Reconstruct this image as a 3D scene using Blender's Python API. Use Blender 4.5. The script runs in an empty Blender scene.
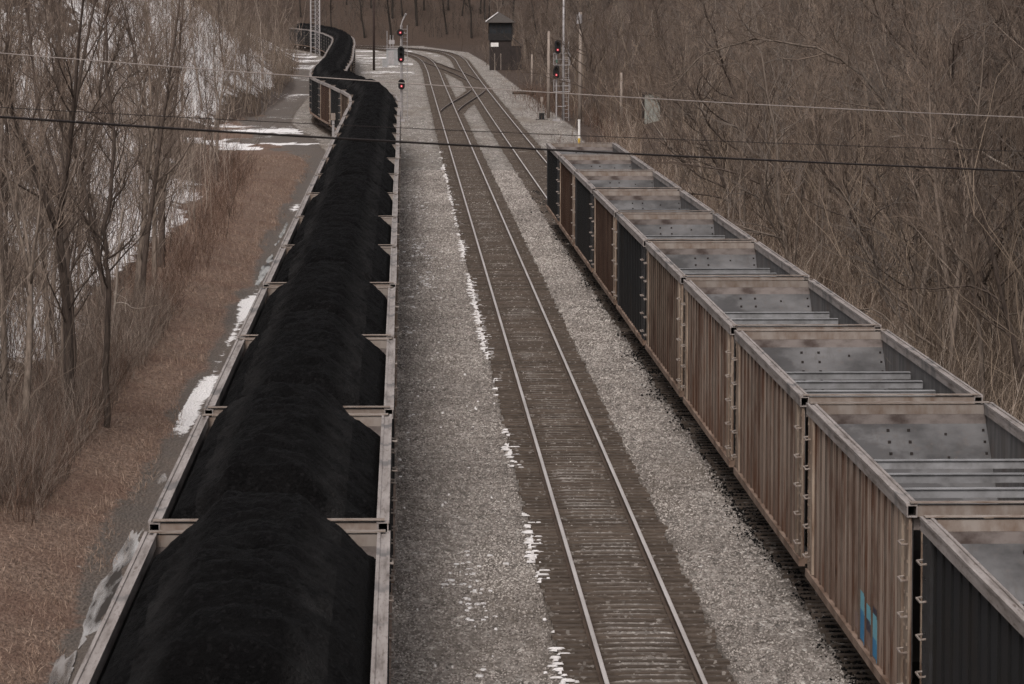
import bpy, math, random
import numpy as np
R = math.radians
rng = np.random.default_rng(7)
random.seed(7)
scene = bpy.context.scene
COL = scene.collection

# ------------------------------------------------------------------ noise helpers
def _hash(ix, iy, s):
    h = (ix.astype(np.int64) * 374761393 + iy.astype(np.int64) * 668265263 + s * 974634777) & 0x7fffffff
    h = ((h ^ (h >> 13)) * 1274126177) & 0x7fffffff
    return ((h ^ (h >> 16)) & 0xffff) / 65535.0
def vnoise(x, y, s=0):
    x = np.asarray(x, float); y = np.asarray(y, float)
    ix = np.floor(x); iy = np.floor(y); fx = x - ix; fy = y - iy
    fx = fx * fx * (3 - 2 * fx); fy = fy * fy * (3 - 2 * fy)
    a = _hash(ix, iy, s); b = _hash(ix + 1, iy, s); c = _hash(ix, iy + 1, s); d = _hash(ix + 1, iy + 1, s)
    return a * (1 - fx) * (1 - fy) + b * fx * (1 - fy) + c * (1 - fx) * fy + d * fx * fy
def fbm(x, y, s=0, o=4):
    t = 0; a = .5; f = 1
    for k in range(o):
        t = t + a * vnoise(x * f, y * f, s + k * 17); a *= .5; f *= 2.03
    return t / (1 - .5 ** o)
def sstep(a, b, x):
    t = np.clip((np.asarray(x, float) - a) / (b - a), 0, 1); return t * t * (3 - 2 * t)

# ------------------------------------------------------------------ materials
def mat(name):
    m = bpy.data.materials.new(name); m.use_nodes = True
    nt = m.node_tree; b = nt.nodes['Principled BSDF']
    return m, nt, b
class NT:
    """small node-building helper"""
    def __init__(s, nt): s.nt = nt; s.n = nt.nodes; s.l = nt.links
    def node(s, typ, ins=None, **kw):
        n = s.n.new(typ)
        for k, v in kw.items(): setattr(n, k, v)
        for k, v in (ins or {}).items():
            if isinstance(v, bpy.types.NodeSocket): s.l.new(v, n.inputs[k])
            else: n.inputs[k].default_value = v
        return n
    def coord(s, kind='Object'): return s.node('ShaderNodeTexCoord').outputs[kind]
    def mapping(s, vec, scale=(1, 1, 1), loc=(0, 0, 0)):
        return s.node('ShaderNodeMapping', {'Vector': vec, 'Scale': scale, 'Location': loc}).outputs[0]
    def noise(s, vec, scale, detail=4, rough=.55):
        return s.node('ShaderNodeTexNoise', {'Vector': vec, 'Scale': scale, 'Detail': detail, 'Roughness': rough}).outputs[0]
    def voro(s, vec, scale, out='Color'):
        return s.node('ShaderNodeTexVoronoi', {'Vector': vec, 'Scale': scale}).outputs[out]
    def ramp(s, fac, stops, interp='LINEAR'):
        n = s.node('ShaderNodeValToRGB', {'Fac': fac}); e = n.color_ramp.elements; n.color_ramp.interpolation = interp
        while len(e) < len(stops): e.new(.5)
        for i, (p, c) in enumerate(stops):
            e[i].position = p
            e[i].color = (c, c, c, 1) if isinstance(c, (int, float)) else (*c, 1)
        return n.outputs[0]
    def mix(s, fac, a, b, mode='MIX'):
        n = s.node('ShaderNodeMix', data_type='RGBA', blend_type=mode)
        for i, v in ((0, fac), (6, a), (7, b)):
            if isinstance(v, bpy.types.NodeSocket): s.l.new(v, n.inputs[i])
            else: n.inputs[i].default_value = v if i == 0 else (*v, 1)
        return n.outputs[2]
    def math(s, op, a, b=0, c=0):
        n = s.node('ShaderNodeMath', operation=op)
        for i, v in enumerate((a, b, c)):
            if isinstance(v, bpy.types.NodeSocket): s.l.new(v, n.inputs[i])
            else: n.inputs[i].default_value = v
        return n.outputs[0]
    def attr(s, name): return s.node('ShaderNodeAttribute', attribute_name=name).outputs['Fac']
    def rnd(s): return s.node('ShaderNodeObjectInfo').outputs['Random']
    def bump(s, h, strength=.5, dist=.05):
        return s.node('ShaderNodeBump', {'Height': h, 'Strength': strength, 'Distance': dist}).outputs[0]
    def sep(s, vec): return s.node('ShaderNodeSeparateXYZ', {'Vector': vec}).outputs

def simple(name, base, rough=.8, spots=None, scale=6, metal=0, spec=.3, stretch=(1, 1, 1), bump=0, rnd=0):
    m, nt, b = mat(name); N = NT(nt)
    v = N.mapping(N.coord(), stretch)
    n = N.noise(v, scale, 5, .6)
    c2 = spots or tuple(x * .55 for x in base)
    c = N.ramp(n, [(.32, c2), (.62, base)])
    if rnd:
        f = N.math('MULTIPLY_ADD', N.rnd(), rnd, 1 - rnd / 2)
        c = N.mix(1, c, N.node('ShaderNodeCombineColor', {0: f, 1: f, 2: f}).outputs[0], 'MULTIPLY')
    nt.links.new(c, b.inputs['Base Color'])
    b.inputs['Roughness'].default_value = rough; b.inputs['Metallic'].default_value = metal
    b.inputs['Specular IOR Level'].default_value = spec
    if bump: nt.links.new(N.bump(n, bump, .03), b.inputs['Normal'])
    return m

def stem_material(name, dark, mid, light):
    m, nt, b = mat(name); N = NT(nt); n = N.noise(N.coord(), .45, 3, .6)
    t = N.math('ADD', N.math('MULTIPLY', N.attr('tone'), .75), N.math('MULTIPLY', n, .35))
    nt.links.new(N.ramp(t, [(.12, dark), (.5, mid), (.95, light)]), b.inputs['Base Color'])
    b.inputs['Roughness'].default_value = .95; b.inputs['Specular IOR Level'].default_value = .15
    return m
def car_side_material(name, top, mid, rust, rust_amt):
    m, nt, b = mat(name); N = NT(nt)
    co = N.coord(); r = N.rnd()
    off = N.node('ShaderNodeCombineXYZ', {0: 0.0, 1: N.math('MULTIPLY', r, 53.0), 2: 0.0}).outputs[0]
    v = N.node('ShaderNodeVectorMath', {0: co, 1: off}, operation='ADD').outputs[0]
    streak = N.noise(N.mapping(v, (2, 2.0, .24)), 2.0, 6, .68)          # long vertical runs
    fine = N.noise(N.mapping(v, (3, 5, .8)), 3.0, 5, .7)
    blot = N.noise(N.mapping(v, (1, .8, .6)), .9, 6, .65)
    c = N.mix(N.ramp(fine, [(.35, 0.0), (.7, .7)]), top, mid)
    c = N.mix(N.ramp(streak, [(rust_amt - .02, 0.0), (rust_amt + .10, .95)]), c, rust)
    c = N.mix(N.ramp(N.noise(N.mapping(v, (2, 1.1, .35), (3, 8, 1)), 1.5, 6, .7), [(.52, 0.0), (.70, .5)]), c, tuple(min(x * 1.25, .5) for x in top))
    c = N.mix(N.ramp(blot, [(.52, 0.0), (.66, .7)]), c, tuple(x * .8 for x in rust))
    z = N.sep(co)[2]
    low = N.node('ShaderNodeMapRange', {'Value': z, 'From Min': 2.2, 'From Max': .7}).outputs[0]
    bay = N.node('ShaderNodeTexWhiteNoise', {'W': N.math('ADD', N.math('FLOOR', N.math('MULTIPLY', N.sep(co)[1], 1.2613)), N.math('MULTIPLY', r, 97.0))}, noise_dimensions='1D').outputs['Value']
    bv = N.math('MULTIPLY_ADD', bay, .34, .80)
    c = N.mix(1, c, N.node('ShaderNodeCombineColor', {0: bv, 1: bv, 2: bv}).outputs[0], 'MULTIPLY')
    low = N.math('MULTIPLY', low, N.ramp(streak, [(.3, .35), (.55, 1.0)]))
    c = N.mix(N.math('MULTIPLY', low, .6), c, tuple(x * .95 for x in rust))
    spots = N.voro(N.mapping(v, (1, 1, .5)), 2.3, 'Distance')
    c = N.mix(N.ramp(spots, [(.04, .8), (.11, 0.0)]), c, tuple(x * .3 for x in rust))
    f = N.math('MULTIPLY_ADD', r, .3, .85)
    c = N.mix(1, c, N.node('ShaderNodeCombineColor', {0: f, 1: f, 2: f}).outputs[0], 'MULTIPLY')
    nt.links.new(c, b.inputs['Base Color'])
    b.inputs['Roughness'].default_value = .8; b.inputs['Specular IOR Level'].default_value = .25
    nt.links.new(N.bump(fine, .25, .02), b.inputs['Normal'])
    return m

M = {}
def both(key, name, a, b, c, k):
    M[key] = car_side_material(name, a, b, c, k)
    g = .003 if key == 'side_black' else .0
    M[key + '_rib'] = car_side_material(name + ' rib', *[tuple(min(x * .26 + g, .9) for x in q) for q in (a, b)], tuple(x * .45 for x in c), k - .02)  # rib colour darkened to paint in the shade line along each post
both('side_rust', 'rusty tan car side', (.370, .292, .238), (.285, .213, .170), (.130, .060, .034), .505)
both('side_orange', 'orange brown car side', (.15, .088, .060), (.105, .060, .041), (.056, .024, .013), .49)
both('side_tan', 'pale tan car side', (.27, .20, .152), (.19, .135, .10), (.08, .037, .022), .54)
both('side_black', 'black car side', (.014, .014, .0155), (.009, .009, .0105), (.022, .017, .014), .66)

def chord_material():
    m, nt, b = mat('worn pale top rail'); N = NT(nt); co = N.coord(); r = N.rnd()
    off = N.node('ShaderNodeCombineXYZ', {0: 0.0, 1: N.math('MULTIPLY', r, 71.0), 2: 0.0}).outputs[0]
    v = N.node('ShaderNodeVectorMath', {0: co, 1: off}, operation='ADD').outputs[0]
    n1 = N.noise(N.mapping(v, (4, .35, 4)), 2.0, 5, .65); n2 = N.noise(N.mapping(v, (9, 1.2, 9)), 3.0, 4, .7)
    c = N.ramp(n1, [(.3, (.10, .08, .07)), (.45, (.24, .21, .195)), (.7, (.35, .315, .30))])
    c = N.mix(N.ramp(n2, [(.56, 0.0), (.68, .8)]), c, (.075, .048, .036))
    n3 = N.noise(N.mapping(v, (.5, .6, .5)), 1.4, 2, .5)
    c = N.mix(N.ramp(n3, [(.58, 0.0), (.66, .75)]), c, (.09, .085, .085))
    nt.links.new(c, b.inputs['Base Color']); b.inputs['Roughness'].default_value = .6
    return m
M['chord'] = chord_material()
M['beam'] = simple('weathered end beam', (.26, .225, .20), .75, (.13, .085, .06), 3.2, stretch=(1, 1, .5), rnd=.3)
M['cross'] = simple('grey cross beam', (.25, .25, .257), .6, (.13, .127, .128), 3, rnd=.25)
M['corner'] = simple('pale corner plate', (.30, .24, .19), .8, (.11, .065, .042), 4, stretch=(1, 1, .3), rnd=.35)
M['corner_dark'] = simple('black corner plate', (.03, .03, .032), .7, (.02, .018, .017), 4)
M['grab'] = simple('pale grab iron', (.30, .26, .23), .5, (.15, .11, .09), 8)
M['sill'] = simple('side sill', (.25, .18, .14), .8, (.10, .06, .04), 3, stretch=(1, .4, 1), rnd=.3)
M['under'] = simple('black underframe', (.018, .016, .015), .85, (.01, .009, .008), 5)
M['wheel'] = simple('wheel steel', (.06, .045, .035), .6, (.03, .02, .015), 6)
M['band'] = simple('rust band end wall', (.20, .172, .16), .8, (.07, .052, .046), 2.2, stretch=(1, 1, 1.6), rnd=.3)

def slope_material():
    m, nt, b = mat('scoured grey slope sheet'); N = NT(nt); co = N.coord(); r = N.rnd()
    off = N.node('ShaderNodeCombineXYZ', {0: N.math('MULTIPLY', r, 31.0), 1: 0.0, 2: 0.0}).outputs[0]
    v = N.node('ShaderNodeVectorMath', {0: co, 1: off}, operation='ADD').outputs[0]
    n1 = N.noise(N.mapping(v, (.6, .6, 1)), 1.3, 5, .6); n2 = N.noise(v, 7, 5, .7)
    c = N.ramp(n1, [(.36, (.045, .044, .045)), (.5, (.095, .093, .095)), (.68, (.145, .142, .145))])
    c = N.mix(N.ramp(n2, [(.55, 0.0), (.8, .6)]), c, (.11, .085, .073))
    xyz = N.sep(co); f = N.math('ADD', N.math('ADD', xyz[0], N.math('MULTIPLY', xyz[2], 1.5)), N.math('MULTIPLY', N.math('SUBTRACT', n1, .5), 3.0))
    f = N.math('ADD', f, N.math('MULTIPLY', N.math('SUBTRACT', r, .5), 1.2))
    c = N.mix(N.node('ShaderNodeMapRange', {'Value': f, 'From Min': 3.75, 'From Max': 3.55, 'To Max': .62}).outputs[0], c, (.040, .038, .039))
    c = N.mix(N.ramp(N.noise(N.mapping(v, (3, 1, .25)), 2.0, 5, .7), [(.55, 0.0), (.72, .5)]), c, (.06, .052, .048))
    nt.links.new(c, b.inputs['Base Color']); b.inputs['Roughness'].default_value = .55
    b.inputs['Specular IOR Level'].default_value = .4
    return m
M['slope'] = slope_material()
def inner_material():
    m, nt, b = mat('streaked inner side sheet'); N = NT(nt); co = N.coord()
    n1 = N.noise(N.mapping(co, (1, 1.6, .25)), 2.2, 6, .7); n2 = N.noise(co, 1.0, 4, .6)
    c = N.ramp(n1, [(.36, (.045, .042, .042)), (.62, (.12, .115, .114))])
    c = N.mix(N.ramp(n2, [(.5, 0.0), (.7, .6)]), c, (.085, .062, .05))
    nt.links.new(c, b.inputs['Base Color']); b.inputs['Roughness'].default_value = .7
    return m
M['inner'] = inner_material()
M['rivet'] = simple('dark rivet', (.03, .024, .022), .7)
M['paint_blue'] = simple('blue spray paint', (.035, .22, .42), .5, (.025, .17, .34), 5)
M['paint_sky'] = simple('pale blue spray paint', (.17, .42, .50), .5, (.12, .33, .42), 5)
M['paint_dark'] = simple('dark spray paint', (.05, .045, .07), .5)
M['paint_pink'] = simple('faded pink spray paint', (.24, .17, .15), .6, (.15, .10, .08), 5)

def coal_material():
    m, nt, b = mat('coal'); N = NT(nt); co = N.coord(); r = N.rnd()
    off = N.node('ShaderNodeCombineXYZ', {0: 0.0, 1: N.math('MULTIPLY', r, 91.0), 2: 0.0}).outputs[0]
    v = N.node('ShaderNodeVectorMath', {0: co, 1: off}, operation='ADD').outputs[0]
    big = N.noise(N.mapping(v, (1.2, .8, 1)), 1.1, 4, .6)
    lump = N.voro(v, 16, 'Distance'); cell = N.voro(v, 22, 'Color')
    fine = N.noise(v, 30, 5, .7)
    c = N.ramp(big, [(.35, (.0032, .0030, .0032)), (.7, (.0068, .0064, .0066))])
    cs = N.node('ShaderNodeSeparateColor', {0: cell}).outputs[0]
    c = N.mix(N.ramp(cs, [(.75, 0.0), (1.0, .5)]), c, (.020, .019, .020))
    nt.links.new(c, b.inputs['Base Color']); b.inputs['Roughness'].default_value = .8
    b.inputs['Specular IOR Level'].default_value = .07
    ax = N.math('ABSOLUTE', N.sep(co)[0]); band = N.math('MULTIPLY', N.ramp(ax, [(.55, 0.0), (.80, 1.0), (1.12, .85), (1.30, 0.0)]), N.ramp(N.noise(N.mapping(v, (.9, .55, 1)), 1.7, 5, .65), [(.36, 0.0), (.62, .9)]))
    c = N.mix(band, c, (.026, .0248, .0248))
    nt.links.new(c, b.inputs['Base Color'])
    h = N.math('ADD', N.math('MULTIPLY', lump, -.8), fine)
    nt.links.new(N.bump(h, 1.0, .09), b.inputs['Normal'])
    return m
M['coal'] = coal_material()

def ground_material():
    m, nt, b = mat('ground'); N = NT(nt); co = N.coord()
    big = N.noise(co, .35, 5, .6); med = N.noise(co, 2.2, 5, .65); fin = N.noise(co, 11, 5, .75)
    # crushed stone
    cs_ = N.mapping(co, (1, .3, 1)); cell = N.node('ShaderNodeSeparateColor', {0: N.voro(cs_, 15, 'Color')}).outputs
    cell2 = N.node('ShaderNodeSeparateColor', {0: N.voro(cs_, 6.5, 'Color')}).outputs
    grav = N.ramp(cell[0], [(.0, (.115, .101, .090)), (.35, (.245, .220, .200)), (.75, (.36, .33, .302)), (.93, (.56, .52, .485)), (1., (.72, .69, .65))])
    grav = N.mix(N.ramp(cell2[1], [(.0, .75), (.42, 0.0)]), grav, (.062, .055, .049))
    grav = N.mix(N.ramp(cell2[2], [(.93, 0.0), (.97, .7)]), grav, (.45, .42, .39))
    grav = N.mix(N.ramp(big, [(.38, .45), (.62, 0.0)]), grav, (.20, .176, .154))
    blot = N.noise(N.mapping(co, (1, .22, 1)), .9, 6, .65)
    grav = N.mix(N.ramp(blot, [(.34, .6), (.52, 0.0)]), grav, (.13, .112, .096))
    grav = N.mix(N.ramp(N.noise(N.mapping(co, (1, .16, 1), (7, 3, 0)), .33, 5, .6), [(.52, 0.0), (.66, .55)]), grav, (.175, .143, .115))
    # track bed: darker, browner
    td = N.math('ADD', N.attr('track'), N.math('MULTIPLY', N.math('SUBTRACT', N.math('ADD', N.math('MULTIPLY', blot, .6), N.math('MULTIPLY', med, .4)), .5), 1.5))
    bed = N.mix(.62, grav, (.095, .079, .065))
    bed = N.mix(N.ramp(med, [(.40, .6), (.60, 0.0)]), bed, (.066, .054, .045))
    bed = N.mix(N.node('ShaderNodeMapRange', {'Value': N.attr('track'), 'From Min': .74, 'From Max': .60}).outputs[0], bed, N.mix(.3, grav, (.23, .205, .182)))
    c = N.mix(N.node('ShaderNodeMapRange', {'Value': td, 'From Min': 1.75, 'From Max': 1.15, 'To Max': .92}).outputs[0], grav, bed)
    # spilled coal
    sp = N.math('ADD', N.attr('spill'), N.math('MULTIPLY', N.math('SUBTRACT', N.math('ADD', N.math('MULTIPLY', med, .7), N.math('MULTIPLY', fin, .35)), .52), 1.5))
    c = N.mix(N.node('ShaderNodeMapRange', {'Value': sp, 'From Min': .46, 'From Max': .95, 'To Max': .9}).outputs[0], c, (.014, .013, .013))
    # wet dirt
    dirt = N.ramp(fin, [(.25, (.040, .030, .024)), (.5, (.115, .092, .076)), (.75, (.25, .21, .18))])
    dirt = N.mix(N.ramp(big, [(.4, .5), (.6, 0.0)]), dirt, (.10, .087, .077))
    dd = N.math('ADD', N.attr('dirt'), N.math('MULTIPLY', N.math('SUBTRACT', med, .5), 1.1))
    c = N.mix(N.ramp(dd, [(.40, 0.0), (.62, 1.0)]), c, dirt)
    # dead grass and leaf litter
    gv = N.noise(N.mapping(co, (1.0, .55, 1)), 9, 6, .75)
    gr = N.ramp(gv, [(.30, (.050, .033, .025)), (.48, (.150, .102, .078)), (.68, (.31, .225, .175))])
    gr = N.mix(N.ramp(big, [(.42, .0), (.66, .6)]), gr, (.13, .074, .054))
    gd = N.math('ADD', N.attr('grass'), N.math('MULTIPLY', N.math('SUBTRACT', med, .5), .9))
    c = N.mix(N.ramp(gd, [(.42, 0.0), (.58, 1.0)]), c, gr)
    lit = N.ramp(gv, [(.28, (.026, .018, .014)), (.5, (.062, .043, .033)), (.75, (.125, .092, .072))])
    ld = N.math('ADD', N.attr('wood'), N.math('MULTIPLY', N.math('SUBTRACT', med, .5), .7))
    c = N.mix(N.ramp(ld, [(.42, 0.0), (.58, 1.0)]), c, lit)
    # lying snow on the wooded slopes
    sn1 = N.noise(N.mapping(co, (1, .55, 1)), .12, 3, .5); sn2 = N.noise(N.mapping(co, (1, .5, .8)), 1.1, 8, .78); sn3 = N.noise(co, 6.5, 5, .75)
    sv = N.math('ADD', N.math('ADD', N.math('MULTIPLY', sn1, 1.2), N.math('MULTIPLY', sn2, 1.1)), N.math('MULTIPLY', sn3, .35))
    sv = N.math('ADD', sv, N.attr('snow'))
    sf = N.ramp(sv, [(.90, 0.0), (.97, 1.0)])
    nn = N.node('ShaderNodeMath', {0: sv, 1: .0}, operation='ADD')
    sfac = N.node('ShaderNodeMapRange', {'Value': sv, 'From Min': 1.74, 'From Max': 1.82}).outputs[0]
    c = N.mix(sfac, c, (.84, .82, .82))
    nt.links.new(c, b.inputs['Base Color'])
    rough = N.node('ShaderNodeMapRange', {'Value': dd, 'From Min': .5, 'From Max': .9, 'To Min': .9, 'To Max': .6}).outputs[0]
    nt.links.new(rough, b.inputs['Roughness']); b.inputs['Specular IOR Level'].default_value = .2
    stone = N.voro(cs_, 15, 'Distance')
    h = N.math('ADD', N.math('MULTIPLY', stone, -.9), fin)
    nt.links.new(N.bump(h, .85, .06), b.inputs['Normal'])
    return m
M['ground'] = ground_material()
def tie_material():
    m, nt, b = mat('weathered sleeper'); N = NT(nt); pos = N.node('ShaderNodeNewGeometry').outputs['Position']
    n = N.noise(N.mapping(pos, (1.2, 7, 7)), 4, 5, .65); g = N.node('ShaderNodeSeparateColor', {0: N.voro(N.mapping(pos, (1, .5, 1)), 17, 'Color')}).outputs
    c = N.ramp(n, [(.30, (.048, .037, .030)), (.65, (.118, .093, .075))])
    k = N.node('ShaderNodeTexWhiteNoise', {'W': N.math('FLOOR', N.math('MULTIPLY', N.sep(pos)[1], 1.923))}, noise_dimensions='1D').outputs['Value']
    f = N.math('MULTIPLY_ADD', k, .4, .78); c = N.mix(1, c, N.node('ShaderNodeCombineColor', {0: f, 1: f, 2: f}).outputs[0], 'MULTIPLY')
    c = N.mix(N.ramp(g[0], [(.90, 0.0), (.95, .7)]), c, N.ramp(g[1], [(0, (.10, .088, .078)), (1, (.34, .31, .285))]))
    nt.links.new(c, b.inputs['Base Color']); b.inputs['Roughness'].default_value = .9; b.inputs['Specular IOR Level'].default_value = .2
    return m
M['tie'] = tie_material()
M['rail_side'] = simple('rusty rail side', (.085, .058, .042), .7, (.05, .032, .022), 8, stretch=(1, .2, 1))
M['rail_top'] = simple('polished rail head', (.60, .555, .535), .42, (.44, .40, .38), 2, metal=.35, stretch=(1, .15, 1))
M['rail_top_dull'] = simple('dull rail head', (.22, .18, .16), .5, (.14, .11, .09), 2, metal=.4, stretch=(1, .15, 1))
M['snow'] = simple('snow', (.72, .70, .70), .6, (.42, .40, .39), 5, bump=.3)
M['snow_dirty'] = simple('icy snow', (.72, .70, .70), .4, (.50, .47, .46), 2.2, bump=.3)

def water_material():
    m, nt, b = mat('puddle water'); N = NT(nt)
    n = N.noise(N.mapping(N.coord(), (1.5, .6, 1)), 2.0, 3, .5)
    n = N.noise(N.mapping(N.coord(), (3.2, .22, 1)), 1.6, 3, .5)
    nt.links.new(N.ramp(n, [(.36, (.035, .028, .023)), (.46, (.16, .142, .13)), (.62, (.42, .40, .39))]), b.inputs['Base Color'])
    nt.links.new(N.ramp(n, [(.36, .5), (.44, .05)]), b.inputs['Roughness'])
    nt.links.new(N.ramp(n, [(.36, .1), (.44, .8)]), b.inputs['Specular IOR Level'])
    return m
M['water'] = water_material()
def ice_material():
    m, nt, b = mat('streaked ice'); N = NT(nt); v = N.mapping(N.coord(), (7, .75, 1)); n = N.noise(v, 1.3, 4, .6)
    nt.links.new(N.ramp(n, [(.40, (.045, .040, .037)), (.50, (.30, .28, .275)), (.62, (.62, .60, .60))]), b.inputs['Base Color'])
    nt.links.new(N.ramp(n, [(.42, .12), (.6, .5)]), b.inputs['Roughness']); return m
M['ice'] = ice_material()
M['stone'] = stem_material('crushed stone', (.085, .074, .067), (.255, .226, .206), (.58, .54, .50))
M['coal_bits'] = simple('loose coal', (.011, .0105, .0105), .8, (.006, .006, .006), 6, spec=.1)
M['bark_dark'] = simple('dark bark', (.095, .072, .059), .95, (.038, .028, .023), 6, stretch=(3, 3, .5), rnd=.35)
M['bark_grey'] = simple('grey brown bark', (.21, .168, .138), .95, (.085, .066, .053), 5, stretch=(3, 3, .5), rnd=.5)
M['bark_pale'] = simple('pale bark', (.33, .285, .245), .95, (.19, .15, .125), 3, stretch=(2, 2, .6), rnd=.4)
M['twig_dark'] = simple('dark twigs', (.105, .078, .062), .95, (.055, .040, .032), 2, rnd=.4)
M['twig_brown'] = simple('brown twigs', (.20, .153, .122), .95, (.10, .074, .058), 1.5, rnd=.45)
M['twig_grey'] = simple('grey twigs', (.15, .125, .108), .95, (.08, .064, .054), 1.5, rnd=.35)
M['brush_brown'] = stem_material('brown brush stems', (0.04, 0.0288, 0.0224), (0.1, 0.0744, 0.0568), (0.24, 0.188, 0.144))
M['brush_grey'] = stem_material('grey brown brush stems', (0.0546, 0.0414, 0.0343), (0.1408, 0.11, 0.0906), (0.3168, 0.2596, 0.22))
M['brush_red'] = stem_material('reddish brush stems', (0.0425, 0.0255, 0.0195), (0.0935, 0.0578, 0.0433), (0.1785, 0.119, 0.0892))
M['brush_pale'] = stem_material('pale brush stems', (0.104, 0.08, 0.0624), (0.232, 0.184, 0.148), (0.368, 0.312, 0.264))
M['brush_far'] = stem_material('far brush stems', (0.026, 0.022, 0.019), (0.062, 0.051, 0.045), (0.125, 0.106, 0.094))
M['brush_tan'] = stem_material('tan brush stems', (.12, .09, .068), (.27, .21, .165), (.44, .36, .30))
M['grass'] = stem_material('dead grass blades', (.085, .054, .040), (.215, .146, .110), (.39, .295, .23))
M['pole'] = simple('creosoted pole', (.045, .030, .026), .9, (.025, .016, .014), 3, stretch=(4, 4, .4))
M['pole_pale'] = simple('weathered pole', (.30, .25, .215), .9, (.17, .14, .12), 3, stretch=(4, 4, .4))
M['galv'] = simple('galvanised steel', (.36, .34, .34), .55, (.25, .235, .235), 4, metal=.2)
M['cabinet'] = simple('grey cabinet paint', (.30, .30, .305), .6, (.22, .22, .22), 2)
M['black'] = simple('matt black paint', (.012, .012, .013), .7, (.008, .008, .008), 3)
M['tower'] = simple('black weathered boards', (.026, .024, .024), .9, (.013, .012, .012), 3, stretch=(1, 1, 6))
M['tower_low'] = simple('dark brown boards', (.040, .031, .028), .9, (.02, .016, .015), 3, stretch=(6, 6, 1))
M['tower_roof'] = simple('old shingles', (.075, .066, .060), .9, (.045, .039, .036), 4, stretch=(1, 1, 4))
M['glass'] = simple('dark window glass', (.03, .034, .038), .1, (.02, .022, .025), 2, spec=.7)
M['white'] = simple('white paint', (.74, .72, .70), .6, (.55, .52, .5), 3)
M['yellow'] = simple('yellow paint', (.62, .42, .06), .6, (.45, .29, .05), 3)
M['green_paint'] = simple('green box paint', (.06, .13, .10), .6)
M['panel'] = simple('pale corrugated sheet', (.27, .275, .25), .6, (.15, .155, .14), 2, stretch=(3, 3, 1))
M['wire_dark'] = simple('dark cable sheath', (.022, .016, .015), .6, (.016, .012, .011), 3)
M['wire_pale'] = simple('bare aluminium wire', (.27, .235, .215), .5, (.22, .19, .175), 3, metal=.3)
M['log'] = simple('rotten log', (.09, .07, .055), .9, (.03, .024, .02), 5)
def lamp_material():
    m, nt, b = mat('lit red lens')
    b.inputs['Base Color'].default_value = (.5, .02, .03, 1)
    b.inputs['Emission Color'].default_value = (1, .07, .10, 1); b.inputs['Emission Strength'].default_value = .30
    return m
M['lamp'] = lamp_material()
def lamp_core():
    m, nt, b = mat('lit red lamp core')
    b.inputs['Emission Color'].default_value = (1, .35, .38, 1); b.inputs['Emission Strength'].default_value = 1.2
    return m
M['lampcore'] = lamp_core()

# ------------------------------------------------------------------ mesh building
class MB:
    def __init__(s): s.v = []; s.f = []; s.m = []
    def add(s, v, f, mi=0):
        o = len(s.v); s.v.extend([tuple(map(float, p)) for p in v]); s.f.extend([tuple(i + o for i in q) for q in f]); s.m.extend([mi] * len(f))
    def box(s, x0, x1, y0, y1, z0, z1, mi=0, skip=()):
        v = [(x0, y0, z0), (x1, y0, z0), (x1, y1, z0), (x0, y1, z0), (x0, y0, z1), (x1, y0, z1), (x1, y1, z1), (x0, y1, z1)]
        f = {'b': (3, 2, 1, 0), 't': (4, 5, 6, 7), 'f': (0, 1, 5, 4), 'r': (1, 2, 6, 5), 'k': (2, 3, 7, 6), 'l': (3, 0, 4, 7)}
        s.add(v, [q for k, q in f.items() if k not in skip], mi)
    def tube(s, pts, rad, n=6, mi=0, cap=True):
        pts = np.asarray(pts, float); k = len(pts)
        rad = np.full(k, rad) if np.isscalar(rad) else np.asarray(rad, float)
        t = np.gradient(pts, axis=0); t /= np.linalg.norm(t, axis=1)[:, None] + 1e-9
        ref = np.array([0, 0, 1.]) if abs(t[0, 2]) < .9 else np.array([1., 0, 0])
        u = np.cross(t, ref); u /= np.linalg.norm(u, axis=1)[:, None] + 1e-9
        w = np.cross(t, u)
        a = np.arange(n) / n * 2 * math.pi
        ring = pts[:, None, :] + rad[:, None, None] * (u[:, None, :] * np.cos(a)[None, :, None] + w[:, None, :] * np.sin(a)[None, :, None])
        f = []
        for i in range(k - 1):
            for j in range(n):
                j2 = (j + 1) % n; f.append((i * n + j, i * n + j2, (i + 1) * n + j2, (i + 1) * n + j))
        if cap: f += [tuple(range(n))[::-1], tuple((k - 1) * n + j for j in range(n))]
        s.add(ring.reshape(-1, 3), f, mi)
    def disc(s, c, r, axis, h, n=12, mi=0, rz=1.0):
        """short cylinder (rz stretches it in z) centred at c along axis 'x', 'y' or 'z'"""
        c = np.asarray(c, float); v = []
        for e in (-h / 2, h / 2):
            for j in range(n):
                a = j / n * 2 * math.pi; p, q = r * math.cos(a), r * math.sin(a)
                d = {'x': (e, p, q * rz), 'y': (p, e, q * rz), 'z': (p, q, e)}[axis]
                v.append(c + d)
        f = [(j, (j + 1) % n, n + (j + 1) % n, n + j) for j in range(n)] + [tuple(range(n))[::-1], tuple(range(n, 2 * n))]
        s.add(v, f, mi)
    def mesh(s, name, mats, smooth=False):
        me = bpy.data.meshes.new(name); me.from_pydata(s.v, [], s.f)
        for m in (mats if isinstance(mats, (list, tuple)) else [mats]): me.materials.append(m)
        if len(set(s.m)) > 1: me.polygons.foreach_set('material_index', s.m)
        if smooth: me.polygons.foreach_set('use_smooth', [True] * len(me.polygons))
        me.update(); return me
def link(name, me, parent=None, loc=None):
    o = bpy.data.objects.new(name, me); COL.objects.link(o)
    if parent: o.parent = parent
    if loc is not None: o.location = loc
    return o
def part(name, mb, m, parent, smooth=False): return link(name, mb.mesh(name, m, smooth), parent)
def tag(o, label=None, cat=None, group=None, kind=None):
    if label: o['label'] = label
    if cat: o['category'] = cat
    if group: o['group'] = group
    if kind: o['kind'] = kind
    return o
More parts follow.
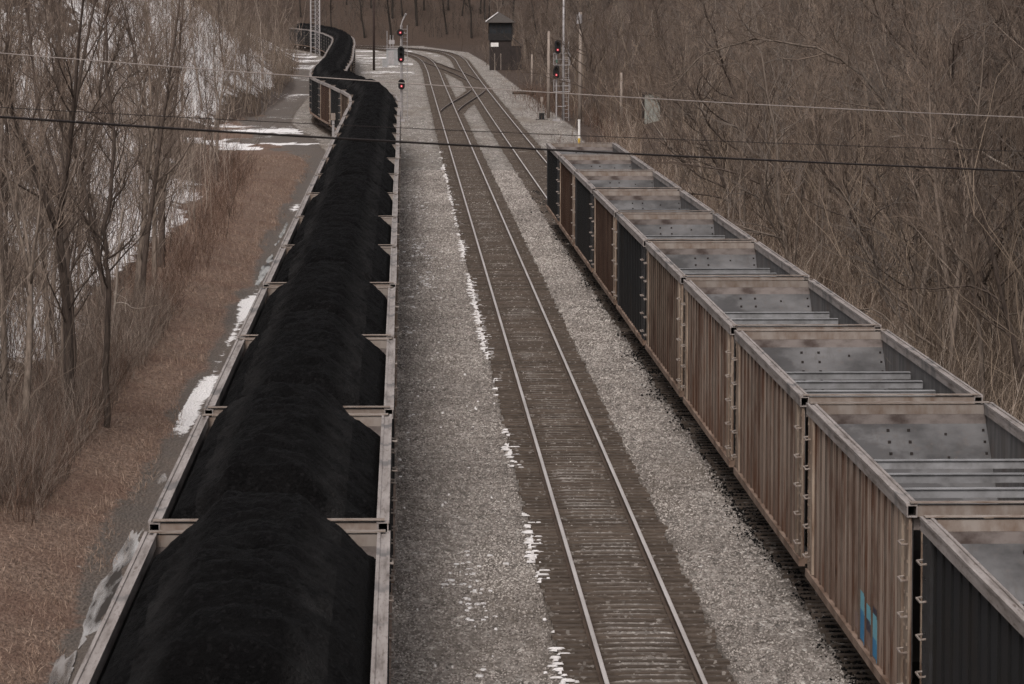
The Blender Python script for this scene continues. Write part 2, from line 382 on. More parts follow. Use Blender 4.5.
def empty(name, loc=(0, 0, 0), rz=0):
    o = bpy.data.objects.new(name, None); o.empty_display_size = .5; COL.objects.link(o)
    o.location = loc; o.rotation_euler = (0, 0, rz); return o
KIDS = {}
def kids(o): return [c for c in o.children]
def copy_tree(o, parent=None):
    c = o.copy(); COL.objects.link(c)
    if parent: c.parent = parent
    for k in kids(o): copy_tree(k, c)
    return c
def np_mesh(name, v, f, m, attrs=None, smooth=False):
    """fast mesh from numpy arrays; f is (n,4) or (n,3)"""
    me = bpy.data.meshes.new(name); v = np.ascontiguousarray(v, np.float32); f = np.ascontiguousarray(f, np.int32); k = f.shape[1]
    me.vertices.add(len(v)); me.vertices.foreach_set('co', v.ravel())
    me.loops.add(f.size); me.loops.foreach_set('vertex_index', f.ravel())
    me.polygons.add(len(f)); me.polygons.foreach_set('loop_start', np.arange(0, f.size, k, dtype=np.int32))
    me.polygons.foreach_set('loop_total', np.full(len(f), k, np.int32))
    if smooth: me.polygons.foreach_set('use_smooth', np.ones(len(f), bool))
    for an, av in (attrs or {}).items():
        a = me.attributes.new(an, 'FLOAT', 'POINT'); a.data.foreach_set('value', np.ascontiguousarray(av, np.float32).ravel())
    me.materials.append(m); me.update(calc_edges=True); return me

# ------------------------------------------------------------------ layout: tracks as plan curves X(Y)  (rail top is z = 0)
def smooth_path(P, step=2.0):
    P = np.array(P, float); seg = np.r_[0, np.cumsum(np.hypot(*np.diff(P, axis=0).T))]
    t = np.arange(0, seg[-1], step)
    m = np.gradient(P, seg, axis=0)
    i = np.clip(np.searchsorted(seg, t, 'right') - 1, 0, len(P) - 2)
    h = (seg[i + 1] - seg[i])[:, None]; u = ((t - seg[i])[:, None]) / h
    return (2*u**3-3*u**2+1)*P[i] + (u**3-2*u**2+u)*h*m[i] + (-2*u**3+3*u**2)*P[i+1] + (u**3-u**2)*h*m[i+1]
COAL = smooth_path([(-1.77, -20), (-1.77, 120), (-1.77, 225), (-1.79, 250), (-2.0, 263), (-2.85, 279), (-4.0, 296), (-5.2, 312), (-6.05, 326), (-6.35, 342), (-6.6, 400), (-7.3, 470), (-8.05, 540), (-8.9, 585), (-10.3, 620), (-12.3, 660), (-15.6, 703), (-21, 745), (-30, 795), (-44, 850)], 1.0)
MID = smooth_path([(3.857, -20), (3.857, 200), (3.857, 450), (3.857, 545), (3.55, 595), (2.5, 640), (.9, 672), (-1.8, 702), (-6.5, 730), (-14, 752), (-26, 772), (-44, 790)])
RGT = smooth_path([(8.52, -20), (8.42, 60), (8.10, 180), (8.05, 280), (8.2, 440), (8.5, 560), (8.62, 610), (8.15, 650), (6.6, 686), (2.6, 721), (-3, 744), (-12, 766), (-26, 786), (-44, 803)])
def cross(a, b, y0, y1):
    y = np.arange(y0, y1 + .1, 2.0); u = (y - y0) / (y1 - y0); w = u * u * (3 - 2 * u) * .45 + u * .55
    xa = np.interp(y, a[:, 1], a[:, 0]); xb = np.interp(y, b[:, 1], b[:, 0])
    return np.c_[xa * (1 - w) + xb * w, y]
CR1 = cross(MID, RGT, 346, 432)
CR2 = cross(RGT, MID, 468, 600)
def dist_to(path, X, Y):
    """approximate plan distance to a track centre line"""
    p = path[np.argsort(path[:, 1])]
    xi = np.interp(Y, p[:, 1], p[:, 0]); sl = np.interp(Y, p[:, 1], np.gradient(p[:, 0]) / (np.gradient(p[:, 1]) + 1e-9))
    return np.abs(X - xi) / np.sqrt(1 + np.clip(sl, -9, 9) ** 2)
def coal_x(Y):
    return np.interp(Y, COAL[:, 1], COAL[:, 0])
TOE_Y = [0, 80, 120, 180, 230, 262, 300, 325, 345, 400, 425, 450, 480, 520, 560, 600, 650, 685, 740, 900]
TOE_X = [-10.2, -9.8, -9.6, -10.2, -11.3, -14.5, -16.5, -14.2, -12.2, -11.4, -11.5, -11.9, -12.8, -14, -15, -15.8, -17, -21, -45, -120]
def hill_left(X, Y):
    toe = np.interp(Y, TOE_Y, TOE_X) + (fbm(np.asarray(Y) * .06, np.asarray(X) * .03, 5) - .5) * 2
    s = np.maximum(toe - X, 0)
    k = .56 + .30 * sstep(300, 350, Y) * (1 - sstep(480, 540, Y))
    return k * s * s / (s + 1.2) + s * .0, s
def height(X, Y):
    X = np.asarray(X, float); Y = np.asarray(Y, float)
    zl, s = hill_left(X, Y)
    zl = 45 * np.tanh(zl / 45)
    sr = np.maximum(X - 14.5, 0)
    zr = np.where(sr < 9, .019 * sr ** 2, .019 * 81 + .342 * (sr - 9)); zr = 45 * np.tanh(zr / 45)
    sf = np.maximum(Y - (775 + .25 * X), 0); zf = 50 * np.tanh(.32 * sf * sf / (sf + 12) / 50)
    z = np.maximum(np.maximum(zl, zr), zf)
    rough = sstep(0, 3, np.maximum(np.maximum(s, sr), sf * .3))
    z = z + rough * (fbm(X * .16, Y * .12, 3) - .5) * (1.3 + .04 * np.minimum(z, 30))
    # wayside: shallow drain beside the coal track, low bank beyond it
    near = (1 - sstep(240, 268, Y)); off = coal_x(Y) - X
    drain = np.exp(-((off - 3.7) / .65) ** 2) * .22 * near
    bank = sstep(4.6, 6.2, off) * .28 * near * (1 - sstep(0, 2, s)) * (.6 + .8 * fbm(X * .5, Y * .2, 9))
    z = z - .245 - drain + bank + (fbm(X * .9, Y * .9, 31, 2) - .5) * .05 * (1 - rough)
    for P in (MID, RGT):
        z = z + .040 * (1 - sstep(.48, .66, dist_to(P, X, Y)))
    return z

# ------------------------------------------------------------------ ground sheet
gx = np.unique(np.r_[np.linspace(-900, -120, 27), np.arange(-120, -30, 3.0), np.arange(-30, -13, .8), np.arange(-13, 14.01, .3), np.arange(14, 34, .8), np.arange(34, 130, 3.0), np.linspace(130, 900, 27)].round(3))
gy = np.unique(np.r_[np.linspace(-300, 20, 17), np.arange(20, 200, 1.0), np.arange(200, 480, 1.8), np.arange(480, 830, 3.0), np.linspace(830, 2600, 45)].round(3))
GX, GY = np.meshgrid(gx, gy)
GZ = height(GX, GY)
trk = np.minimum.reduce([dist_to(MID, GX, GY), dist_to(RGT, GX, GY), dist_to(CR1, GX, GY) + 9 * ((GY < 346) | (GY > 432)), dist_to(CR2, GX, GY) + 9 * ((GY < 468) | (GY > 600)), dist_to(COAL, GX, GY)])
off = coal_x(GY) - GX
_, sL = hill_left(GX, GY)
farw = sstep(250, 275, GY)
gr_in = 4.2 + farw * 2.4 + (fbm(GY * .22, GX * .1, 83, 3) - .5) * (1.3 + farw * 3)
grass = sstep(gr_in - .55, gr_in + .55, off) * (1 - .0 * GY)
road = sstep(.30, .50, fbm(GX * .25, GY * .09, 87, 3)) * sstep(270, 284, GY) * (1 - sstep(300, 322, GY)) * sstep(-19, -15.5, GX) * (off > 2.6) * (1 - sstep(4.5, 7.5, sL))
grass = grass * (1 - road)
wood_l = sstep(-1.6, 2.0, np.interp(GY, TOE_Y, TOE_X) - GX) * (1 - road)
wr_edge = np.interp(GY, [0, 250, 313, 421, 600, 690, 760], [11.3, 12.2, 13.4, 12.8, 12.2, 11.2, 4])
wood_r = sstep(-.9, .9, GX - wr_edge)
farwood = sstep(758, 782, GY)
wood = np.maximum.reduce([wood_l, wood_r, farwood])
spill = np.exp(-((GX - (8.4 + .0 * GY)) / 1.38) ** 6) * (1 - sstep(200, 330, GY)) * .85
spill = np.maximum(spill, .20 * np.exp(-(np.abs(off) / 2.0) ** 4) * (1 - farw))
dirt = np.maximum(sstep(2.6, 3.3, off) * (1 - sstep(gr_in - .2, gr_in + .6, off)), road * .62)
snow = np.full_like(GX, -1.0)
lh = sstep(.2, 2.5, sL)
snow = np.where(lh > 0, .45 * lh - .75 * (1 - lh), snow)
snow += .22 * lh * np.exp(-((GX + 17.5 + .018 * (GY - 230)) / 5.0) ** 2) * sstep(170, 230, GY)
snow += .10 * lh * sstep(335, 365, GY) * (1 - sstep(470, 500, GY)) * sstep(1, 3, sL)
foot = np.exp(-((sL - 1.6) / 1.9) ** 2) * (sL > .01)
snow = np.maximum(snow, (.62 * foot - .02) * sstep(86, 100, GY) * (1 - sstep(215, 235, GY)) - 1.0 * (foot < .02))
snow -= .06 * lh * (1 - sstep(110, 190, GY)) * sstep(6, 12, sL)
yard = sstep(250, 330, GY) * (1 - sstep(760, 790, GY)) * (off > -22) * (1 - wood_r)
snow = np.maximum(snow, np.where(yard > 0, .25 * yard - .02, -1) - .5 * (np.abs(off) < 2.2) - .6 * (trk < 2.0) - .05 * (off < -2.2) + .16 * sstep(470, 540, GY) * (GX < 1.5))
snow = np.maximum(snow, np.where((road > .02) & (road < .97) & (off > 3), .46, -1))
snow = np.where(wood_r > .5, -1, snow)
slush = np.exp(-((off - 3.72 - .25 * (fbm(GY * .13, GX * 0, 99, 2) - .5)) / .34) ** 4) * sstep(90, 104, GY) * (1 - sstep(232, 250, GY))
snow = np.maximum(snow, np.where(slush > .05, (.44 + .13 * sstep(96, 102, GY) * (1 - sstep(138, 152, GY))) * slush - .04 - .12 * sstep(150, 165, GY) + .34 * (fbm(GX * 0, GY * .12, 77, 2) - .5), -1))
ny, nx = GX.shape
idx = np.arange(ny * nx).reshape(ny, nx)
quads = np.stack([idx[:-1, :-1], idx[:-1, 1:], idx[1:, 1:], idx[1:, :-1]], -1).reshape(-1, 4)
g = link('ground', np_mesh('ground', np.stack([GX, GY, GZ], -1).reshape(-1, 3), quads, M['ground'],
    dict(track=trk, grass=grass, wood=wood, spill=spill, dirt=dirt, snow=snow), smooth=True))
tag(g, kind='structure')
def hz(x, y): return float(height(np.array([x]), np.array([y]))[0])

# ------------------------------------------------------------------ tracks
def offset(path, d):
    t = np.gradient(path, axis=0); t /= np.linalg.norm(t, axis=1)[:, None]
    return path + np.c_[t[:, 1], -t[:, 0]] * d
PROF = [(-.065, -.172), (.065, -.172), (.065, -.155), (.010, -.135), (.010, -.045), (.037, -.036), (.037, -.006), (.028, 0), (-.028, 0), (-.037, -.006), (-.037, -.036), (-.010, -.045), (-.010, -.135), (-.065, -.155)]
def rail_mb(path, dz=0):
    t = np.gradient(path, axis=0); t /= np.linalg.norm(t, axis=1)[:, None]; nrm = np.c_[t[:, 1], -t[:, 0]]
    n = len(PROF); v = []; b = MB()
    for p, q in zip(path, nrm):
        for (a, z) in PROF: v.append((p[0] + q[0] * a, p[1] + q[1] * a, z + dz))
    f = []; m = []
    for i in range(len(path) - 1):
        for j in range(n):
            j2 = (j + 1) % n; f.append((i * n + j, i * n + j2, (i + 1) * n + j2, (i + 1) * n + j)); m.append(1 if j in (6, 7, 8) else 0)
    f.append(tuple(range(n))); m.append(0)
    b.add(v, f); b.m = m
    return b
tie_meshes = []
for k in range(4):
    b = MB(); L = 1.31 + .02 * k; w = .112 + .006 * (k % 2)
    jx = [random.uniform(-.02, .02) for _ in range(4)]
    v = [(-L + jx[0], -w, -.36), (L + jx[1], -w, -.36), (L + jx[2], w, -.36), (-L + jx[3], w, -.36),
         (-L + jx[0], -w + .012, -.178), (L + jx[1], -w + .012, -.178), (L + jx[2], w - .012, -.178), (-L + jx[3], w - .012, -.178)]
    b.add(v, [(3, 2, 1, 0), (4, 5, 6, 7), (0, 1, 5, 4), (1, 2, 6, 5), (2, 3, 7, 6), (3, 0, 4, 7)])
    for s in (-1, 1):
        b.box(s * .75 - .10, s * .75 + .10, -.09, .09, -.182, -.172)
    tie_meshes.append(b)
def track(path, label, group, first_y, top=('rail_side', 'rail_top'), y_lo=20, dz=0, ties=True, indiv=100):
    root = tag(empty('railway_track', (0, 0, 0)), label, 'railway track', group)
    for s in (-1, 1):
        b = rail_mb(offset(path, s * .7525), dz); part('rail', b, [M[top[0]], M[top[1]]], root)
    if not ties: return root
    seg = np.r_[0, np.cumsum(np.hypot(*np.diff(path, axis=0).T))]
    t = np.arange(0, seg[-1], .52)
    t = t + rng.normal(0, .03, len(t))
    X = np.interp(t, seg, path[:, 0]); Y = np.interp(t, seg, path[:, 1])
    X2 = np.interp(t + .5, seg, path[:, 0]); Y2 = np.interp(t + .5, seg, path[:, 1])
    A = np.arctan2(Y2 - Y, X2 - X) - math.pi / 2 + rng.normal(0, .005, len(t))
    mm = [b.mesh('sleeper', M['tie']) for b in tie_meshes]
    rest = MB(); n = 0
    for x, y, a in zip(X, Y, A):
        if y < y_lo: continue
        k = random.randrange(4); jx = random.gauss(0, .022); jz = random.gauss(0, .006)
        if y >= first_y and n < indiv:
            o = link('sleeper', mm[k], root, (x + jx, y, dz + jz)); o.rotation_euler.z = a; n += 1
        else:
            c, s = math.cos(a), math.sin(a)
            rest.add([(x + jx + p[0] * c - p[1] * s, y + p[0] * s + p[1] * c, p[2] + dz + jz) for p in tie_meshes[k].v], tie_meshes[k].f)
    tag(part('sleepers', rest, M['tie'], root), kind='stuff')
    return root
track(MID, 'open railway track in the middle with shiny rails and snow along its left sleeper ends', 'railway tracks', 60)
track(RGT, 'right hand railway track curving out from under the row of empty hoppers', 'railway tracks', 268)
track(COAL, 'railway track hidden beneath the long loaded coal train', 'railway tracks', 1e9, ('rail_side', 'rail_top_dull'))
track(CR1[3:-3], 'nearer crossover track joining the middle track to the right hand track', 'crossover tracks', 1e9, ('rail_side', 'rail_top_dull'), dz=-.006, indiv=0)
track(CR2[3:-3], 'farther crossover track running left past the interlocking tower to the middle track', 'crossover tracks', 1e9, ('rail_side', 'rail_top_dull'), dz=-.006, indiv=0)

# ------------------------------------------------------------------ hopper cars
TOP, HW = 3.6, 1.575
def chord_mb(L):
    b = MB(); h = L / 2; w = .145; t = .014
    def one(s):
        x0, x1 = (HW - w, HW) if s > 0 else (-HW, -HW + w); z0, z1 = TOP - .17, TOP
        b.box(x0, x1, -h, h, z1 - t, z1); b.box(x0, x1, -h, h, z0, z0 + t)
        b.box(x0, x0 + t, -h, h, z0 + t, z1 - t); b.box(x1 - t, x1, -h, h, z0 + t, z1 - t)
        # raised lips along both edges of the channel top
        b.box(x0 - .012, x0 + .03, -h + .02, h - .02, z1 - .02, z1 + .022); b.box(x1 - .03, x1 + .012, -h + .02, h - .02, z1 - .02, z1 + .022)
    return b, one
def side_mb(s, L, ribs):
    b = MB(); h = L / 2 - .06; x = s * (HW - .060)
    b.box(min(x, x - s * .02), max(x, x - s * .02), -h, h, .78, TOP - .168)
    n = ribs; span = L - 2.3
    for i in range(n):
        y = -span / 2 + span * i / (n - 1)
        x0, x1 = sorted((x - s * .002, s * (HW - .022)))
        # pressed hat-section post: a sloped pair of flanks and a flat face
        v = []
        for z in (.80, TOP - .175):
            v += [(x - s * .002, y - .044, z), (s * (HW - .030), y - .032, z), (s * (HW - .030), y + .032, z), (x - s * .002, y + .044, z)]
        f = [(0, 1, 5, 4), (1, 2, 6, 5), (2, 3, 7, 6), (4, 5, 6, 7), (3, 2, 1, 0)]
        if s > 0: f = [q[::-1] for q in f]
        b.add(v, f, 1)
    return b
def corner_mb(s, e, L):
    b = MB(); h = L / 2
    x0, x1 = sorted((s * (HW - .058), s * (HW - .03)))
    ya, yb = sorted((e * (h - .50), e * (h - .03))); b.box(x0, x1, ya, yb, .80, TOP - .172)
    x0, x1 = sorted((s * (HW - .058), s * (HW - .008)))
    ya, yb = sorted((e * (h - .95), e * (h - .62))); b.box(x0, x1, ya, yb, .80, TOP - .172)
    x0, x1 = sorted((s * (HW - .032), s * (HW - .018)))
    for k in range(11):
        z = .95 + k * .23
        for yy in (h - .12, h - .40): b.box(x0, x1, e * yy - .02, e * yy + .02, z, z + .04)
    return b
def grab_mb(s, y, z):
    b = MB(); x = s * (HW - .03); xo = s * (HW + .055)
    b.tube([(x, y - .2, z), (xo, y - .2, z - .01), (xo, y + .2, z - .01), (x, y + .2, z)], .016, 5)
    return b
def slope_mb(e, L):
    b = MB(); h = L / 2; W = HW - .108
    y0, z0, y1, z1 = e * (h - .16), TOP - .33, e * (h - 3.0), .95
    t = .02
    v = [(-W, y0, z0), (W, y0, z0), (W, y1, z1), (-W, y1, z1), (-W, y0, z0 - t * 1.4), (W, y0, z0 - t * 1.4), (W, y1, z1 - t), (-W, y1, z1 - t)]
    f = [(0, 1, 2, 3), (7, 6, 5, 4), (0, 4, 5, 1), (1, 5, 6, 2), (2, 6, 7, 3), (3, 7, 4, 0)]
    if e > 0: f = [q[::-1] for q in f]
    b.add(v, f); return b
def rivets_mb(e, L, W=HW - .108):
    b = MB(); h = L / 2
    y0, z0, y1, z1 = e * (h - .16), TOP - .33, e * (h - 3.0), .95
    dy, dz = (y1 - y0), (z1 - z0); ln = math.hypot(dy, dz)
    ny_, nz_ = (-e * abs(dz) / ln, abs(dy) / ln)
    def r(x, u, s=.030):
        y, z = y0 + dy * u, z0 + dz * u
        cy, cz = y + ny_ * .012, z + nz_ * .012
        b.box(x - s, x + s, cy - .016, cy + .016, cz - s, cz + s)
    for k in range(5):
        u = .045 + k * .075
        for x in (-.22, .13): r(x, u, .024)
        r(W - .07, u, .020)
        r(-W + .07, u, .020)
    r(.75, .07, .02); r(.75, .22, .02)
    yb = e * (h - .135)
    for k in range(15):
        x = -W + .1 + k * (2 * W - .2) / 14
        b.box(x - .018, x + .018, min(yb, yb - e * .012), max(yb, yb - e * .012), TOP - .315, TOP - .285)
    return b
def bogie(parent, y):
    b = MB()
    for s in (-1, 1):
        x0, x1 = sorted((s * .93, s * 1.07))
        v = []
        prof = [(-1.15, .38), (-1.15, .55), (-.55, .72), (.55, .72), (1.15, .55), (1.15, .38), (.55, .28), (-.55, .28)]
        for x in (x0, x1): v += [(x, y + p, q) for p, q in prof]
        n = 8
        f = [tuple(range(n))[::-1], tuple(range(n, 2 * n))] + [(j, (j + 1) % n, n + (j + 1) % n, n + j) for j in range(n)]
        b.add(v, f)
    b.box(-.93, .93, y - .2, y + .2, .42, .66)
    o = part('bogie', b, M['under'], parent)
    for d in (-.86, .86):
        w = MB()
        for s in (-1, 1):
            w.disc((s * .7525, y + d, .425), .42, 'x', .13, 18); w.disc((s * .68, y + d, .43), .45, 'x', .03, 18)
        w.disc((0, y + d, .425), .08, 'x', 1.4, 8)
        part('wheelset', w, M['wheel'], o)
    return o
def make_hopper(name, L, side_mat, black, ribs=15, beams=True):
    root = empty(name)
    cm = M['corner_dark'] if black else M['corner']
    b, one = chord_mb(L)
    for s in (-1, 1):
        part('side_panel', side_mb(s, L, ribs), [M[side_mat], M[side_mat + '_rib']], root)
        b, one = chord_mb(L); one(s); part('top_rail', b, M['chord'], root)
        b = MB(); x0, x1 = sorted((s * (HW - .10), s * (HW + .01))); b.box(x0, x1, -L / 2 + .03, L / 2 - .03, .655, .79)
        part('side_sill', b, M['under'] if black == 2 else M['sill'], root)
        b = MB(); x0, x1 = sorted((s * (HW - .105), s * (HW - .090))); b.box(x0, x1, -L / 2 + .12, L / 2 - .12, .9, TOP - .172)
        part('inner_side', b, M['inner'], root)
        for e in (-1, 1):
            c = part('corner_post', corner_mb(s, e, L), cm, root)
            for k in range(5): part('grab_iron', grab_mb(s, e * (L / 2 - .30), 1.05 + k * .5), M['grab'], c)
    for e in (-1, 1):
        b = MB(); ya, yb = sorted((e * (L / 2 - .16), e * (L / 2 - .02)))
        b.box(-HW + .147, HW - .147, ya, yb, TOP - .165, TOP - .008)
        ya, yb = sorted((e * (L / 2 - .185), e * (L / 2 + .012))); b.box(-HW + .05, HW - .05, ya, yb, TOP + .024, TOP + .034)
        part('end_beam', b, M['beam'], root)
        b = MB(); ya, yb = sorted((e * (L / 2 - .16), e * (L / 2 - .135))); b.box(-HW + .11, HW - .11, ya, yb, TOP - .36, TOP - .168)
        ew = part('end_wall', b, M['band'], root)
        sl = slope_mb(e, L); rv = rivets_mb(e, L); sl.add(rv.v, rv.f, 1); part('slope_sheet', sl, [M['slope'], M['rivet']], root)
        b = MB(); ya, yb = sorted((e * (L / 2 - .1), e * (L / 2 - .02)))
        for x in (-1.3, -.45, .45, 1.3): b.box(x - .07, x + .07, ya, yb, .9, TOP - .17)
        b.box(-HW + .1, HW - .1, ya, yb, .7, .9)
        part('end_posts', b, cm if not black else M['under'], root)
        bogie(root, e * (L / 2 - 1.9))
        b = MB(); ya, yb = sorted((e * (L / 2 - .25), e * (L / 2 + .38))); b.box(-.12, .12, ya, yb, .72, .98); ya, yb = sorted((e * (L / 2 + .34), e * (L / 2 + .50))); b.box(-.17, .17, ya, yb, .68, 1.0)
        part('coupler', b, M['under'], root)
    if beams:
        for y in (-1.8, 0, 1.8):
            b = MB(); b.box(-HW + .157, HW - .157, y - .075, y + .075, TOP - .52, TOP - .395)
            b.box(-HW + .157, HW - .157, y - .10, y + .09, TOP - .394, TOP - .382)
            part('cross_beam', b, M['cross'], root)
    b = MB(); b.box(-HW + .13, HW - .13, -L / 2 + 3.3, L / 2 - 3.3, .90, .94); b.box(-.3, .3, -L / 2 + .3, L / 2 - .3, .68, .88)
    for y in (-1.6, 1.6):
        v = [(-1.2, y - 1.2, .9), (1.2, y - 1.2, .9), (1.2, y + 1.2, .9), (-1.2, y + 1.2, .9), (-.8, y - .45, .36), (.8, y - .45, .36), (.8, y + .45, .36), (-.8, y + .45, .36)]
        b.add(v, [(0, 1, 2, 3), (7, 6, 5, 4), (4, 5, 1, 0), (5, 6, 2, 1), (6, 7, 3, 2), (7, 4, 0, 3)])
    part('hopper_floor', b, M['under'], root)
    return root
def heading(path, y):
    i = min(max(np.searchsorted(path[:, 1], y), 1), len(path) - 2)
    d = path[i + 1] - path[i - 1]; return -math.atan2(d[0], d[1])
ORD = ['first', 'second', 'third', 'fourth', 'fifth', 'sixth', 'seventh', 'eighth', 'ninth', 'tenth', 'eleventh', 'twelfth', 'thirteenth', 'fourteenth', 'fifteenth', 'sixteenth', 'seventeenth', 'eighteenth', 'nineteenth', 'twentieth']

# empty cars, nearest first
EL = 13.4
empt = [('side_black', 'black ribbed empty hopper cut off by the bottom right corner of the photo'),
        ('side_rust', 'rusty tan empty hopper with bright blue spray paint low on its side'),
        ('side_rust', 'rusty brown empty hopper directly behind the one with blue spray paint'),
        ('side_rust', 'rust streaked empty hopper, second one behind the car with blue spray paint'),
        ('side_tan', 'pale tan empty hopper coupled in front of the nearer of the mid-row black cars'),
        ('side_black', 'black empty hopper coupled between the pale tan car and an orange brown car'),
        ('side_orange', 'orange brown empty hopper between two black hoppers, nearer of the two such cars'),
        ('side_black', 'black empty hopper third from the far end of the empty row'),
        ('side_orange', 'rusty brown empty hopper second from the far end of the empty row'),
        ('side_black', 'black empty hopper last at the far end of the row, by the white post')]
protos = {}
EY = [45.9] + [67.4 + .5 - 7.2 + 14.4 * k for k in range(9)]
for i, (sm, lab) in enumerate(empt):
    if sm not in protos: protos[sm] = make_hopper('empty_hopper_car', EL, sm, sm == 'side_black'); o = protos[sm]
    else: o = copy_tree(protos[sm])
    y = EY[i]; x = float(np.interp(y, RGT[:, 1], RGT[:, 0]))
    o.location = (x, y, random.uniform(-.02, .02)); o.rotation_euler.z = heading(RGT, y)
    tag(o, lab, 'hopper car', 'empty hopper cars on the right hand track')
    if i == 1: painted = o
for o in [painted]:
    if True:
        # spray paint on the outside of the left panel, in the bays between ribs near the front end
        span = EL - 2.3; pitch = span / 14; xs = -(HW - .060) - .004
        def patch(m, bay, z0, z1, f0=.06, f1=.94):
            b = MB(); ya = -span / 2 + pitch * bay + .042; yb = ya + pitch - .084
            b.box(xs - .001, xs, ya + (yb - ya) * f0, ya + (yb - ya) * f1, z0, z1); yr = -span / 2 + pitch * bay; b.box(-(HW - .030) - .003, -(HW - .030) - .001, yr - .031, yr + .031, z0, z1); part('spray_paint', b, M[m], o)
        patch('paint_sky', 5, 1.28, 1.56); patch('paint_blue', 5, .82, 1.28)
        patch('paint_sky', 4, 1.26, 1.48); patch('paint_dark', 4, 1.08, 1.26); patch('paint_pink', 4, .86, 1.08)
        patch('paint_dark', 3, 1.46, 1.56); patch('paint_sky', 3, 1.10, 1.46); patch('paint_blue', 3, .82, 1.10)
        patch('paint_pink', 6, .90, 1.15, .1, .8)

# loaded cars and their coal
LL, LP = 13.3, 14.2
def coal_mesh(seed):
    nx_, ny_ = 64, 240
    u = np.linspace(-1, 1, nx_); v = np.linspace(-1, 1, ny_)
    U, V = np.meshgrid(u, v); W = HW - .158; H = LL / 2 - .165
    X = U * W; Y = V * H
    sway = (fbm(Y * .25 + seed * 9, Y * 0, seed, 2) - .5) * .3
    crest = .64 + .10 * (fbm(Y * .4, Y * 0 + 3, seed + 5, 2) - .5)
    flat = .46 + .14 * (fbm(Y * .5 + 40, Y * 0, seed + 9, 2) - .5)
    d = np.maximum(np.abs(X - sway) - flat, 0)
    zc = crest - .07 * np.clip(np.abs(X - sway) / flat, 0, 1) ** 2 - .84 * d
    dome = .23 * (1 - V ** 2)
    e = np.minimum((1 - V) * H, (1 + V) * H)
    ze = -.05 + .50 * np.minimum(e, 2.4) + .36 * sstep(0, .9, e)
    ze2 = ze - .95 * np.maximum(np.abs(X) - .62, 0)
    z = np.minimum(zc + dome, ze2 + .05)
    k = .12; z = z - k * np.log1p(np.exp(-np.abs((zc + dome) - ze2) / k)) * .5
    z += (fbm(X * 2.1, Y * 1.6, seed + 21, 4) - .5) * .20 + (fbm(X * 6.5, Y * 5.5, seed + 27, 3) - .5) * .085
    z += .058 * np.sin(Y * 5.2 + 3.0 * np.abs(X) ** 1.6 + 4 * fbm(X * .8, Y * .5, seed + 2, 2)) * sstep(1.2, .4, np.abs(X))
    z += .06 * np.sin(X * 0 + (Y - np.abs(X) * .3) * 3.1 + 5 * fbm(Y * .6, X * .2, seed + 4, 2)) * sstep(.7, 1.1, np.abs(X)) * .8
    z = np.maximum(z, -.62 - .15 * fbm(X * 3, Y * 3, seed + 7, 3))
    z = np.minimum(z, -.22 + 2.2 * (W - np.abs(X)) + .05 * fbm(X, Y * 2, seed, 2))
    Z = TOP - .02 + z
    vt = np.stack([X, Y, Z], -1).reshape(-1, 3)
    idx = np.arange(nx_ * ny_).reshape(ny_, nx_)
    f = np.stack([idx[:-1, :-1], idx[:-1, 1:], idx[1:, 1:], idx[1:, :-1]], -1).reshape(-1, 4)
    # skirt down into the car so the heap is a solid body
    rim = np.r_[idx[0, :], idx[1:, -1], idx[-1, -2::-1], idx[-2:0:-1, 0]]
    low = vt[rim].copy(); low[:, 2] = TOP - 1.15; o0 = len(vt); n = len(rim)
    low[:, 1] = np.clip(low[:, 1], -H + .75, H - .75)
    j = np.arange(n); j2 = (j + 1) % n
    f = np.r_[f, np.stack([rim[j2], rim[j], o0 + j, o0 + j2], -1)]
    return np_mesh('coal_heap', np.r_[vt, low], f, M['coal'], smooth=True)
coal_meshes = [coal_mesh(s) for s in (1, 2, 3, 4)]
lp = {}
seg = np.r_[0, np.cumsum(np.hypot(*np.diff(COAL, axis=0).T))]
s_at0 = float(np.interp(44.75, COAL[:, 1], seg))
paint = {16: 'side_tan', 18: 'side_orange', 9: 'side_rust', 4: 'side_rust', 6: 'side_rust', 24: 'side_rust', 27: 'side_orange', 33: 'side_rust'}
bend = {16: 'loaded hopper with a narrow pale tan side, the nearest car turned at the left bend', 17: 'black loaded hopper between the tan and orange brown cars at the left bend',
        18: 'loaded hopper with an orange brown side in the left bend of the coal train', 19: 'black loaded hopper just beyond the orange brown car in the left bend', 20: 'black loaded hopper at the leftmost corner of the first bend'}
NL = 49
